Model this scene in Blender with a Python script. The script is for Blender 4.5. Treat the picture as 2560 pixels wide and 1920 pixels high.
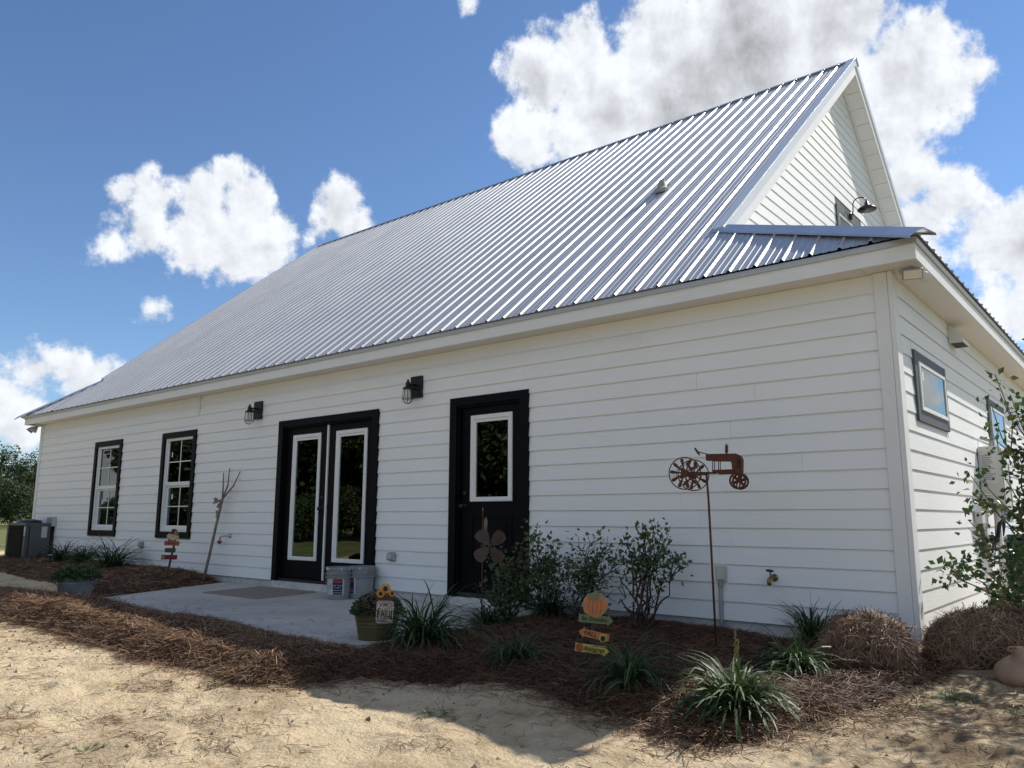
import bpy, math, random
import numpy as np
from mathutils import Vector, Matrix

# ------------------------------------------------------------------ camera, sky, sun, exposure
for o in list(bpy.data.objects): bpy.data.objects.remove(o)
SC = bpy.context.scene
COL = SC.collection
FPX = 1970.2                                   # focal length in pixels of a 2560 wide picture
CAM = np.array([1.515, -6.453, 0.837])
YAW, PIT, ROL = math.radians(39.537), math.radians(9.657), math.radians(0.147)
FW = np.array([-math.sin(YAW)*math.cos(PIT), math.cos(YAW)*math.cos(PIT), math.sin(PIT)])
RT0 = np.array([math.cos(YAW), math.sin(YAW), 0.0]); UP0 = np.cross(RT0, FW)
RT = math.cos(ROL)*RT0 + math.sin(ROL)*UP0
UP = -math.sin(ROL)*RT0 + math.cos(ROL)*UP0
cd = bpy.data.cameras.new('camera'); cam = bpy.data.objects.new('camera', cd); COL.objects.link(cam)
cd.sensor_fit = 'HORIZONTAL'; cd.sensor_width = 36.0; cd.lens = 36.0*FPX/2560.0
cd.clip_start = 0.05; cd.clip_end = 3000
cam.matrix_world = Matrix(((RT[0], UP[0], -FW[0], CAM[0]), (RT[1], UP[1], -FW[1], CAM[1]), (RT[2], UP[2], -FW[2], CAM[2]), (0, 0, 0, 1)))
SC.camera = cam
SUN = np.array([0.35, 0.93, 1.0]); SUN /= np.linalg.norm(SUN)
SUN_EL = math.asin(SUN[2]); SUN_AZ = math.atan2(SUN[0], SUN[1])
SKY_STRENGTH = 0.072
SUN_STRENGTH = 3.45
SC.view_settings.view_transform = 'Standard'; SC.view_settings.look = 'None'
SC.view_settings.gamma = 1.0; SC.view_settings.use_curve_mapping = False
SC.view_settings.exposure = 0.8
SC.render.engine = 'CYCLES'

def ray(px, py):
    d = FW + (px-1280.0)/FPX*RT - (py-960.0)/FPX*UP
    return d/np.linalg.norm(d)
def onz(px, py, z): d = ray(px, py); return CAM + d*(z-CAM[2])/d[2]
def ony(px, py, y): d = ray(px, py); return CAM + d*(y-CAM[1])/d[1]
def onx(px, py, x): d = ray(px, py); return CAM + d*(x-CAM[0])/d[0]
def atd(px, py, dep): d = ray(px, py); return CAM + d*dep/(d@FW)
NH = np.array([-math.sin(YAW), math.cos(YAW), 0.0])
def ptp(px, py, P, n=NH):                        # the pixel's ray meets the upright plane through P
    d = ray(px, py); return CAM + d*(((np.asarray(P)-CAM)@n)/(d@n))
def proj(P):
    d = np.asarray(P)-CAM; z = d@FW
    return 1280+FPX*(d@RT)/z, 960-FPX*(d@UP)/z

# world: Nishita sky with cumulus clouds set out by azimuth and elevation
W = bpy.data.worlds.new('World'); SC.world = W; W.use_nodes = True
def build_world():
    nt = W.node_tree; N = nt.nodes; L = nt.links
    for n in list(N): N.remove(n)
    def nd(t, **kw):
        n = N.new(t)
        for k, v in kw.items(): setattr(n, k, v)
        return n
    def ma(op, a, b=None, c=None):
        n = nd('ShaderNodeMath', operation=op)
        for i, v in enumerate((a, b, c)):
            if v is None: continue
            if isinstance(v, (int, float)): n.inputs[i].default_value = v
            else: L.new(v, n.inputs[i])
        return n.outputs[0]
    sky = nd('ShaderNodeTexSky', sky_type='NISHITA'); sky.sun_disc = False
    sky.sun_elevation = SUN_EL; sky.sun_rotation = SUN_AZ
    sky.altitude = 0; sky.air_density = 1.0; sky.dust_density = 0.0; sky.ozone_density = 3.0
    tc = nd('ShaderNodeTexCoord'); sep = nd('ShaderNodeSeparateXYZ'); L.new(tc.outputs['Generated'], sep.inputs[0])
    az = ma('ARCTAN2', sep.outputs[0], sep.outputs[1]); el = ma('ARCSINE', sep.outputs[2])
    comb = nd('ShaderNodeCombineXYZ'); L.new(az, comb.inputs[0]); L.new(el, comb.inputs[1])
    P = comb.outputs[0]
    def azel(px, py):
        d = ray(px, py); return math.atan2(d[0], d[1]), math.asin(d[2])
    blobs = []
    def B(px, py, r):                            # r in picture pixels at the frame's middle
        a, e = azel(px, py); blobs.append((a, e, r/FPX))
    # broad cumulus behind the ridge
    for px, py, r in [(1350,200,100),(1310,330,75),(1440,130,80),(1520,280,150),(1640,130,125),(1720,260,170),(1640,390,110),(1880,140,190),(2030,230,160),(2080,60,140),(2230,210,130),
                      (2310,130,85),(2370,220,62),(2445,175,38),(2200,330,100)]: B(px, py, r)
    # clouds to its right
    for px, py, r in [(2265,440,74),(2370,492,66),(2290,550,72),(2490,605,76),(2580,620,108),(2560,772,76),(2690,700,140)]: B(px, py, r)
    # white cloud over the roof's left end
    for px, py, r in [(305,482,24),(390,512,54),(500,508,66),(572,432,24),(620,518,70),(700,568,48),(355,578,58),(510,592,94),(640,618,82),(288,600,26),(580,640,66)]: B(px, py, r)
    for px, py, r in [(845,535,54),(888,570,40),(800,568,34)]: B(px, py, r)
    # low clouds at the left edge
    for px, py, r in [(80,930,48),(170,920,42),(210,960,42),(50,1050,70),(-60,1010,90),(250,985,22)]: B(px, py, r)
    # wisps
    for px, py, r in [(365,760,20),(1170,12,20)]: B(px, py, r)
    # added cumulus round the unseen sky, enlarged to brighten the shaded wall
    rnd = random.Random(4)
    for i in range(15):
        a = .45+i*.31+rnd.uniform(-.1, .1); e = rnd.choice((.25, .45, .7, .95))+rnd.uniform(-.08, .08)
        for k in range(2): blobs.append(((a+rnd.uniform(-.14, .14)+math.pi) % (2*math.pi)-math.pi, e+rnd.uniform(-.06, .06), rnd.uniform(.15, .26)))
    def noise(vec, scale, detail, rough, dist=0.0):
        n = nd('ShaderNodeTexNoise', noise_dimensions='2D'); n.inputs['Scale'].default_value = scale
        n.inputs['Detail'].default_value = detail; n.inputs['Roughness'].default_value = rough; n.inputs['Distortion'].default_value = dist
        L.new(vec, n.inputs['Vector']); return n
    acc = None
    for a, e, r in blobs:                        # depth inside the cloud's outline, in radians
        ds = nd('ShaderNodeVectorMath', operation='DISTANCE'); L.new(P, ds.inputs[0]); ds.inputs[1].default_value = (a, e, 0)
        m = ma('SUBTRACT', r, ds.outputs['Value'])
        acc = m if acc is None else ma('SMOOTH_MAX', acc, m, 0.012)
    f1 = noise(P, 16.0, 10.0, 0.60)
    f0 = noise(P, 6.0, 2.0, 0.45)
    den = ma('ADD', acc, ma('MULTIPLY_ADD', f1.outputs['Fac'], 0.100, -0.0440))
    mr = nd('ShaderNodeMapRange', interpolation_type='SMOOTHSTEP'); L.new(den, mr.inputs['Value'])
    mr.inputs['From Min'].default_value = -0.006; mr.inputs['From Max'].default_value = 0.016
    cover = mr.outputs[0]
    # light and shade inside the cloud: relief towards the sun, grey where it is thick
    off = nd('ShaderNodeVectorMath', operation='ADD'); L.new(P, off.inputs[0]); off.inputs[1].default_value = (0.010, 0.014, 0)
    f3 = noise(off.outputs[0], 16.0, 10.0, 0.60)
    relief = ma('SUBTRACT', f1.outputs['Fac'], f3.outputs['Fac'])
    thick = nd('ShaderNodeMapRange', interpolation_type='SMOOTHSTEP'); L.new(ma('ADD', acc, ma('MULTIPLY_ADD', f0.outputs['Fac'], 0.15, -0.075)), thick.inputs['Value'])
    thick.inputs['From Min'].default_value = 0.010; thick.inputs['From Max'].default_value = 0.088
    lum = ma('ADD', ma('MULTIPLY', thick.outputs[0], -0.36), 0.96)
    lum = ma('ADD', lum, ma('MULTIPLY', relief, 0.70))
    lum = ma('MAXIMUM', ma('MINIMUM', lum, 1.05), 0.40)
    cc = nd('ShaderNodeCombineXYZ'); 
    L.new(ma('MULTIPLY', lum, 0.53/SKY_STRENGTH), cc.inputs[0]); L.new(ma('MULTIPLY', lum, 0.55/SKY_STRENGTH), cc.inputs[1]); L.new(ma('MULTIPLY', lum, 0.585/SKY_STRENGTH), cc.inputs[2])
    tint = nd('ShaderNodeMix', data_type='RGBA', blend_type='MULTIPLY'); tint.inputs[0].default_value = 1.0
    L.new(sky.outputs[0], tint.inputs[6]); tint.inputs[7].default_value = (0.86, 0.96, 1.08, 1)
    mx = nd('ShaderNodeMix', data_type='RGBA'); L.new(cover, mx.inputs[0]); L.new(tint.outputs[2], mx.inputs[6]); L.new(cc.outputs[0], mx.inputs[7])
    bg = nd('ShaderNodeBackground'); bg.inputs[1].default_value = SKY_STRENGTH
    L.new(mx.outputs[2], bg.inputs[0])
    out = nd('ShaderNodeOutputWorld'); L.new(bg.outputs[0], out.inputs[0])
build_world()
W.cycles.sampling_method = 'NONE'
sd = bpy.data.lights.new('sun', 'SUN'); so = bpy.data.objects.new('sun', sd); COL.objects.link(so)
sd.energy = SUN_STRENGTH; sd.angle = math.radians(0.53); sd.color = (1.0, 0.95, 0.87)
so.rotation_euler = Vector(SUN).to_track_quat('Z', 'Y').to_euler(); so.location = (6, 14, 18)

# ------------------------------------------------------------------ materials
MATS = {}
def mat(name, color, rough=0.6, metal=0.0, var=0.0, vscale=8.0, bump=0.0, bscale=60.0, spec=0.5, var2=None, attr=None, trans=0.0, coat=0.0, stretch=None, detail=6.0):
    """Principled material; var mixes in a second tone by noise, attr blends by a per-vertex random value."""
    if name in MATS: return MATS[name]
    m = bpy.data.materials.new(name); m.use_nodes = True; nt = m.node_tree; N = nt.nodes; L = nt.links
    b = N['Principled BSDF']; b.inputs['Base Color'].default_value = (*color, 1); b.inputs['Roughness'].default_value = rough
    b.inputs['Metallic'].default_value = metal; b.inputs['Specular IOR Level'].default_value = spec
    if coat: b.inputs['Coat Weight'].default_value = coat
    tc = N.new('ShaderNodeTexCoord'); vec = tc.outputs['Object']
    if stretch:
        mp = N.new('ShaderNodeMapping'); mp.inputs['Scale'].default_value = stretch; L.new(vec, mp.inputs[0]); vec = mp.outputs[0]
    col = None
    if attr:
        at = N.new('ShaderNodeAttribute'); at.attribute_name = 'rnd'
        rp = N.new('ShaderNodeValToRGB'); els = rp.color_ramp.elements
        while len(els) < len(attr): els.new(0.5)
        for i, c in enumerate(attr): els[i].position = i/(len(attr)-1); els[i].color = (*c, 1)
        L.new(at.outputs['Fac'], rp.inputs[0]); col = rp.outputs[0]
    if var:
        n = N.new('ShaderNodeTexNoise'); n.inputs['Scale'].default_value = vscale; n.inputs['Detail'].default_value = detail; n.inputs['Roughness'].default_value = 0.62
        L.new(vec, n.inputs['Vector'])
        mr = N.new('ShaderNodeMapRange'); mr.inputs['From Min'].default_value = 0.32; mr.inputs['From Max'].default_value = 0.68; L.new(n.outputs['Fac'], mr.inputs[0])
        mx = N.new('ShaderNodeMix'); mx.data_type = 'RGBA'
        if col is None: mx.inputs[6].default_value = (*color, 1)
        else: L.new(col, mx.inputs[6])
        c2 = var2 if var2 else tuple(max(0, c*(1-var)) for c in color)
        mx.inputs[7].default_value = (*c2, 1)
        fac = N.new('ShaderNodeMath'); fac.operation = 'MULTIPLY'; fac.inputs[1].default_value = 1.0 if var2 is None else var; L.new(mr.outputs[0], fac.inputs[0])
        L.new(fac.outputs[0], mx.inputs[0]); col = mx.outputs[2]
    if col is not None: L.new(col, b.inputs['Base Color'])
    if bump:
        n2 = N.new('ShaderNodeTexNoise'); n2.inputs['Scale'].default_value = bscale; n2.inputs['Detail'].default_value = 5.0; L.new(vec, n2.inputs['Vector'])
        bp = N.new('ShaderNodeBump'); bp.inputs['Strength'].default_value = bump; bp.inputs['Distance'].default_value = 0.01
        L.new(n2.outputs['Fac'], bp.inputs['Height']); L.new(bp.outputs[0], b.inputs['Normal'])
    if trans:
        t = N.new('ShaderNodeBsdfTranslucent'); ms = N.new('ShaderNodeMixShader'); ms.inputs[0].default_value = trans
        if col is not None: L.new(col, t.inputs[0])
        else: t.inputs[0].default_value = (*color, 1)
        out = N['Material Output']; L.new(b.outputs[0], ms.inputs[1]); L.new(t.outputs[0], ms.inputs[2]); L.new(ms.outputs[0], out.inputs[0])
    MATS[name] = m
    return m
def glass_mat():
    m = bpy.data.materials.new('window_glass'); m.use_nodes = True; nt = m.node_tree; N = nt.nodes; L = nt.links
    for n in list(N): N.remove(n)
    tr = N.new('ShaderNodeBsdfTransparent'); tr.inputs[0].default_value = (0.72, 0.78, 0.76, 1)
    gl = N.new('ShaderNodeBsdfGlossy'); gl.inputs['Roughness'].default_value = 0.004; gl.inputs[0].default_value = (0.95, 1.0, 0.98, 1)
    fr = N.new('ShaderNodeFresnel'); fr.inputs[0].default_value = 2.1
    n = N.new('ShaderNodeTexNoise'); n.inputs['Scale'].default_value = 2.0; n.inputs['Detail'].default_value = 1.0
    tc = N.new('ShaderNodeTexCoord'); L.new(tc.outputs['Object'], n.inputs[0])
    bp = N.new('ShaderNodeBump'); bp.inputs['Strength'].default_value = 0.05; bp.inputs['Distance'].default_value = 0.02; L.new(n.outputs[0], bp.inputs['Height'])
    L.new(bp.outputs[0], gl.inputs['Normal'])
    ms = N.new('ShaderNodeMixShader'); L.new(fr.outputs[0], ms.inputs[0]); L.new(tr.outputs[0], ms.inputs[1]); L.new(gl.outputs[0], ms.inputs[2])
    out = N.new('ShaderNodeOutputMaterial'); L.new(ms.outputs[0], out.inputs[0])
    return m
GLASS = glass_mat()
def siding_mat():
    # white fibre-cement boards with pressed cedar grain
    m = bpy.data.materials.new('white_siding'); m.use_nodes = True; nt = m.node_tree; N = nt.nodes; L = nt.links
    b = N['Principled BSDF']; b.inputs['Roughness'].default_value = 0.55; b.inputs['Specular IOR Level'].default_value = 0.35
    ge = N.new('ShaderNodeNewGeometry'); mp = N.new('ShaderNodeMapping'); mp.inputs['Scale'].default_value = (1.3, 1.3, 26); L.new(ge.outputs['Position'], mp.inputs[0])
    n = N.new('ShaderNodeTexNoise'); n.inputs['Scale'].default_value = 3.2; n.inputs['Detail'].default_value = 7; n.inputs['Distortion'].default_value = 1.2; L.new(mp.outputs[0], n.inputs[0])
    bp = N.new('ShaderNodeBump'); bp.inputs['Strength'].default_value = 0.25; bp.inputs['Distance'].default_value = 0.006; L.new(n.outputs[0], bp.inputs['Height']); L.new(bp.outputs[0], b.inputs['Normal'])
    n2 = N.new('ShaderNodeTexNoise'); n2.inputs['Scale'].default_value = 1.1; n2.inputs['Detail'].default_value = 5; L.new(ge.outputs['Position'], n2.inputs[0])
    oi = N.new('ShaderNodeObjectInfo')
    ad = N.new('ShaderNodeMath'); ad.operation = 'MULTIPLY_ADD'; L.new(oi.outputs['Random'], ad.inputs[0]); ad.inputs[1].default_value = 0.35; L.new(n2.outputs[0], ad.inputs[2])
    rp = N.new('ShaderNodeValToRGB'); rp.color_ramp.elements[0].position = .35; rp.color_ramp.elements[0].color = (.785, .80, .80, 1); rp.color_ramp.elements[1].position = .95; rp.color_ramp.elements[1].color = (.83, .84, .84, 1)
    L.new(ad.outputs[0], rp.inputs[0]); L.new(rp.outputs[0], b.inputs['Base Color'])
    MATS['white_siding'] = m; return m
SIDING = siding_mat()
def roof_mat():
    m = bpy.data.materials.new('galvalume_roof'); m.use_nodes = True; nt = m.node_tree; N = nt.nodes; L = nt.links
    b = N['Principled BSDF']; b.inputs['Metallic'].default_value = 0.55
    ge = N.new('ShaderNodeNewGeometry'); n = N.new('ShaderNodeTexNoise'); n.inputs['Scale'].default_value = 1.6; n.inputs['Detail'].default_value = 6; L.new(ge.outputs['Position'], n.inputs[0])
    oi = N.new('ShaderNodeObjectInfo')
    mr = N.new('ShaderNodeMapRange'); mr.inputs['To Min'].default_value = 0.38; mr.inputs['To Max'].default_value = 0.50; L.new(n.outputs[0], mr.inputs[0]); L.new(mr.outputs[0], b.inputs['Roughness'])
    rp = N.new('ShaderNodeValToRGB'); rp.color_ramp.elements[0].color = (.49, .495, .505, 1); rp.color_ramp.elements[1].color = (.59, .59, .60, 1)
    ad = N.new('ShaderNodeMath'); ad.operation = 'MULTIPLY_ADD'; L.new(oi.outputs['Random'], ad.inputs[0]); ad.inputs[1].default_value = .4; L.new(n.outputs[0], ad.inputs[2]); L.new(ad.outputs[0], rp.inputs[0]); L.new(rp.outputs[0], b.inputs['Base Color'])
    n3 = N.new('ShaderNodeTexNoise'); n3.inputs['Scale'].default_value = 4.0; n3.inputs['Detail'].default_value = 2; L.new(ge.outputs['Position'], n3.inputs[0])
    bp = N.new('ShaderNodeBump'); bp.inputs['Strength'].default_value = .06; bp.inputs['Distance'].default_value = .02; L.new(n3.outputs[0], bp.inputs['Height']); L.new(bp.outputs[0], b.inputs['Normal'])
    MATS['galvalume_roof'] = m; return m
ROOF = roof_mat()
M_trim = mat('white_trim', (.77, .775, .77), .5, var=.06, vscale=3)
M_metaltrim = mat('white_metal_trim', (.70, .72, .74), .35, .35, var=.06, vscale=2)
M_black = mat('black_paint', (.0035, .004, .0065), .5, var=.3, vscale=5, bump=.05, spec=.12)
M_vinyl = mat('white_vinyl', (.78, .79, .78), .35, var=.04)
M_greycase = mat('grey_unpainted_casing', (.085, .10, .125), .6, var=.35, vscale=9)
M_blackmetal = mat('black_metal', (.012, .012, .013), .45, .3, var=.3, vscale=20)
M_dark = mat('dark_interior', (.30, .29, .27), .9, var=.3, vscale=1)
M_conc = mat('patio_concrete', (.52, .50, .46), .8, var=.75, var2=(.33, .32, .30), detail=3.0, vscale=1.5, bump=.15, bscale=90)
M_slabpaint = mat('painted_foundation', (.66, .66, .64), .7, var=.3, vscale=7, bump=.3, bscale=30)
M_galv = mat('galvanised_steel', (.26, .275, .28), .5, .5, var=.35, vscale=6)
M_bronze = mat('dark_bronze', (.05, .042, .036), .3, .8, var=.3)
M_rust = mat('rusty_iron', (.125, .042, .022), .75, .25, var=.7, var2=(.05, .018, .012), vscale=28, bump=.25, bscale=80)
M_grey = mat('grey_pvc', (.30, .31, .32), .5, var=.15)
M_ltgrey = mat('light_grey_box', (.50, .50, .48), .45, var=.12, vscale=6)
M_clear = mat('clear_plastic', (.62, .66, .68), .2, 0, spec=.7)
M_bulb = mat('lamp_glass', (.55, .54, .5), .15, spec=.8)
# ------------------------------------------------------------------ mesh helpers
ORI = {}                                         # world origin of a thing, for its parts
def setp(o, label=None, cat=None, group=None, kind=None):
    if label: o['label'] = label
    if cat: o['category'] = cat
    if group: o['group'] = group
    if kind: o['kind'] = kind
    return o
def thing(name, loc, label, cat, group=None):
    o = bpy.data.objects.new(name, None); COL.objects.link(o); o.location = [float(v) for v in loc]; o.empty_display_size = .1
    ORI[o.name] = np.array(loc, float); return setp(o, label, cat, group)
class MB:
    def __init__(s): s.v = []; s.f = []
    def add(s, vs, fs):
        n = len(s.v); s.v += [tuple(float(c) for c in p) for p in vs]; s.f += [tuple(n+i for i in f) for f in fs]; return s
    def box(s, x0, x1, y0, y1, z0, z1):
        return s.add([(x0,y0,z0),(x1,y0,z0),(x1,y1,z0),(x0,y1,z0),(x0,y0,z1),(x1,y0,z1),(x1,y1,z1),(x0,y1,z1)],
                     [(0,3,2,1),(4,5,6,7),(0,1,5,4),(1,2,6,5),(2,3,7,6),(3,0,4,7)])
    def obox(s, c, ax, ay, az):                   # oriented box: centre and three half axes
        c, ax, ay, az = map(np.asarray, (c, ax, ay, az)); vs = []
        for k in (-1, 1):
            for a, b in ((-1,-1),(1,-1),(1,1),(-1,1)): vs.append(c+a*ax+b*ay+k*az)
        return s.add(vs, [(0,3,2,1),(4,5,6,7),(0,1,5,4),(1,2,6,5),(2,3,7,6),(3,0,4,7)])
    def prism(s, poly, ext):                      # polygon of 3d points pushed along ext
        n = len(poly); e = np.asarray(ext); vs = [np.asarray(p) for p in poly]+[np.asarray(p)+e for p in poly]
        return s.add(vs, [tuple(range(n))[::-1], tuple(range(n, 2*n))]+[(i, (i+1) % n, n+(i+1) % n, n+i) for i in range(n)])
    def tube(s, pts, r, sides=8, cap=True):
        pts = [np.asarray(p, float) for p in pts]; n = len(pts); rs = r if hasattr(r, '__len__') else [r]*n
        vs = []; u = None
        for i, p in enumerate(pts):
            t = pts[min(i+1, n-1)]-pts[max(i-1, 0)]; t = t/(np.linalg.norm(t)+1e-12)
            if u is None:
                u = np.cross(t, (0, 0, 1)) if abs(t[2]) < .9 else np.cross(t, (1, 0, 0))
            else: u = u - t*(u@t)
            u = u/(np.linalg.norm(u)+1e-12); w = np.cross(t, u)
            for k in range(sides):
                a = 2*math.pi*k/sides; vs.append(p+rs[i]*(math.cos(a)*u+math.sin(a)*w))
        fs = [(i*sides+k, i*sides+(k+1) % sides, (i+1)*sides+(k+1) % sides, (i+1)*sides+k) for i in range(n-1) for k in range(sides)]
        if cap: fs += [tuple(range(sides))[::-1], tuple((n-1)*sides+k for k in range(sides))]
        return s.add(vs, fs)
    def lathe(s, c, prof, sides=24, axis=(0,0,1), ref=None, sx=1.0, sy=1.0, closed=False):
        c = np.asarray(c, float); a = np.asarray(axis, float); a /= np.linalg.norm(a)
        u = np.cross(a, (0, 1, 0)) if abs(a[1]) < .9 else np.cross(a, (1, 0, 0))
        if ref is not None: u = np.asarray(ref, float); u = u-a*(u@a)
        u /= np.linalg.norm(u); w = np.cross(a, u); vs = []
        for r, h in prof:
            for k in range(sides):
                t = 2*math.pi*k/sides; vs.append(c+a*h+r*(sx*math.cos(t)*u+sy*math.sin(t)*w))
        n = len(prof); fs = [(i*sides+k, i*sides+(k+1) % sides, (i+1)*sides+(k+1) % sides, (i+1)*sides+k) for i in range(n-1) for k in range(sides)]
        if prof[0][0] > 1e-5: fs.append(tuple(range(sides))[::-1])
        if prof[-1][0] > 1e-5 and not closed: fs.append(tuple((n-1)*sides+k for k in range(sides)))
        return s.add(vs, fs)
    def ring(s, c, R, r, ax_u, ax_w, n=28, sides=6):
        c, u, w = map(np.asarray, (c, ax_u, ax_w)); q = np.cross(u, w); vs = []
        for i in range(n):
            a = 2*math.pi*i/n; d = math.cos(a)*u+math.sin(a)*w
            for k in range(sides):
                b = 2*math.pi*k/sides; vs.append(c+d*(R+r*math.cos(b))+q*r*math.sin(b))
        return s.add(vs, [(i*sides+k, ((i+1) % n)*sides+k, ((i+1) % n)*sides+(k+1) % sides, i*sides+(k+1) % sides) for i in range(n) for k in range(sides)])
    def build(s, name, m, parent=None, smooth=False, origin=None, bevel=0.0):
        og = ORI[parent.name] if parent is not None else (np.array(origin, float) if origin is not None else np.mean(np.array(s.v), axis=0)*[1,1,0]+[0,0,min(p[2] for p in s.v)])
        me = bpy.data.meshes.new(name); me.from_pydata([tuple(np.array(p)-og) for p in s.v], [], s.f); me.materials.append(m)
        if smooth:
            for p in me.polygons: p.use_smooth = True
        me.update()
        o = bpy.data.objects.new(name, me); COL.objects.link(o)
        if parent is not None: o.parent = parent
        else: o.location = og
        ORI[o.name] = og
        if bevel:
            b = o.modifiers.new('bevel', 'BEVEL'); b.width = bevel; b.segments = 1; b.limit_method = 'ANGLE'
        if smooth == 'auto' or smooth == 2:
            pass
        return o
def npmesh(name, V, Q, m, parent=None, rnd=None, origin=None, smooth=False):
    """Large mesh from arrays: V (n,3), Q (m,k) quads or triangles, rnd one value per vertex."""
    og = ORI[parent.name] if parent is not None else (np.array(origin, float) if origin is not None else np.zeros(3))
    V = np.asarray(V, np.float32)-og.astype(np.float32); Q = np.asarray(Q, np.int32); k = Q.shape[1]
    me = bpy.data.meshes.new(name); me.vertices.add(len(V)); me.vertices.foreach_set('co', V.ravel().astype(np.float32))
    me.loops.add(Q.size); me.loops.foreach_set('vertex_index', Q.ravel()); me.polygons.add(len(Q)); me.polygons.foreach_set('loop_start', np.arange(0, Q.size, k, dtype=np.int32))
    me.polygons.foreach_set('use_smooth', np.full(len(Q), bool(smooth)))
    if rnd is not None:
        a = me.attributes.new('rnd', 'FLOAT', 'POINT'); a.data.foreach_set('value', np.asarray(rnd, np.float32))
    me.update(calc_edges=True); me.validate(); me.materials.append(m)
    o = bpy.data.objects.new(name, me); COL.objects.link(o)
    if parent is not None: o.parent = parent
    else: o.location = og
    ORI[o.name] = og
    return o
def share(o, name, loc, parent=None):
    c = o.copy(); c.name = name; COL.objects.link(c); c.location = loc
    if parent is not None: c.parent = parent
    return c
def text(name, body, size, O, u, v, m, parent, shear=0.0, depth=.0012, align='CENTER', bold=0.0):
    """Raised lettering: origin O, unit right u, unit up v (the letters' plane)."""
    cu = bpy.data.curves.new('lettering', 'FONT'); cu.body = body; cu.size = size; cu.align_x = align; cu.align_y = 'CENTER'; cu.shear = shear; cu.extrude = depth; cu.offset = bold; cu.resolution_u = 3
    t = bpy.data.objects.new('lettering', cu); COL.objects.link(t); dg = bpy.context.evaluated_depsgraph_get(); dg.update()
    me = bpy.data.meshes.new_from_object(t.evaluated_get(dg)); bpy.data.objects.remove(t)
    u, v = np.asarray(u), np.asarray(v); w = np.cross(u, v); og = ORI[parent.name]
    for p in me.vertices:
        q = np.asarray(O)+u*p.co.x+v*p.co.y+w*p.co.z-og; p.co = q
    me.materials.clear(); me.materials.append(m)
    o = bpy.data.objects.new(name, me); COL.objects.link(o); o.parent = parent; ORI[o.name] = og
    return o
def ss(a, b, x): t = np.clip((np.asarray(x)-a)/(b-a), 0, 1); return t*t*(3-2*t)
rng = np.random.default_rng(7)
def vnoise(x, y, s, seed=0):                      # smooth value noise
    x = np.asarray(x)/s; y = np.asarray(y)/s; xi = np.floor(x).astype(int); yi = np.floor(y).astype(int); fx = x-xi; fy = y-yi
    fx = fx*fx*(3-2*fx); fy = fy*fy*(3-2*fy)
    def h(a, b):
        n = np.sin((a*127.1+b*311.7+seed*74.7))*43758.5453; return n-np.floor(n)
    return (h(xi,yi)*(1-fx)+h(xi+1,yi)*fx)*(1-fy)+(h(xi,yi+1)*(1-fx)+h(xi+1,yi+1)*fx)*fy-.5

# ------------------------------------------------------------------ ground
def G0(x, y):
    x = np.asarray(x, float); y = np.asarray(y, float)
    zr = np.interp(y, [-60,-12,-6.5,-3.3,-2.2,0,1.5,60], [-.62,-.58,-.45,-.28,-.16,-.12,-.05,-.05])
    zl = np.interp(y, [-60,-12,-6.5,-3.5,-2.5,0,60], [-.62,-.55,-.36,-.21,-.16,-.13,-.1])
    w = ss(-1.5, -5, x); rise = np.interp(y, [-2.2, -1.6, -.9, 0, 60], [0, .02, .08, .11, .0])*ss(-8.8, -10, x)
    return zr*(1-w)+zl*w+rise
def G(x, y):
    x = np.asarray(x, float); y = np.asarray(y, float); near = np.exp(-(((x+2)/14)**2+((y+4)/8)**2))
    return G0(x, y)+near*(vnoise(x, y, .9, 1)*.045+vnoise(x, y, .31, 2)*.034-.03*np.maximum(0, vnoise(x*1.0, y*1.6, .27, 12)-.22)*4+vnoise(x, y, .13, 3)*.022+vnoise(x, y, .065, 4)*.014)
def gp(px, py, off=0.0):
    d = ray(px, py); t = np.arange(.5, 60, .01); P = CAM+d*t[:, None]
    k = np.argmax(P[:, 2] <= G0(P[:, 0], P[:, 1])+off); return P[k]

def in_poly(x, y, poly):
    x = np.asarray(x); y = np.asarray(y); c = np.zeros(x.shape, bool); n = len(poly)
    for i in range(n):
        x1, y1 = poly[i]; x2, y2 = poly[(i+1) % n]
        k = ((y1 > y) != (y2 > y)) & (x < (x2-x1)*(y-y1)/((y2-y1)+1e-12)+x1); c ^= k
    return c
def d_poly(x, y, poly):
    x = np.asarray(x); y = np.asarray(y); d = np.full(x.shape, 1e9); n = len(poly)
    for i in range(n):
        a = np.array(poly[i]); b = np.array(poly[(i+1) % n]); e = b-a; t = np.clip(((x-a[0])*e[0]+(y-a[1])*e[1])/(e@e+1e-12), 0, 1)
        d = np.minimum(d, np.hypot(x-a[0]-t*e[0], y-a[1]-t*e[1]))
    return d
PATIO = [(-9.15, -.02), (-8.66, -2.2), (-3.37, -2.38), (-3.40, -.02)]   # patio corners
XLW = -16.55
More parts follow.
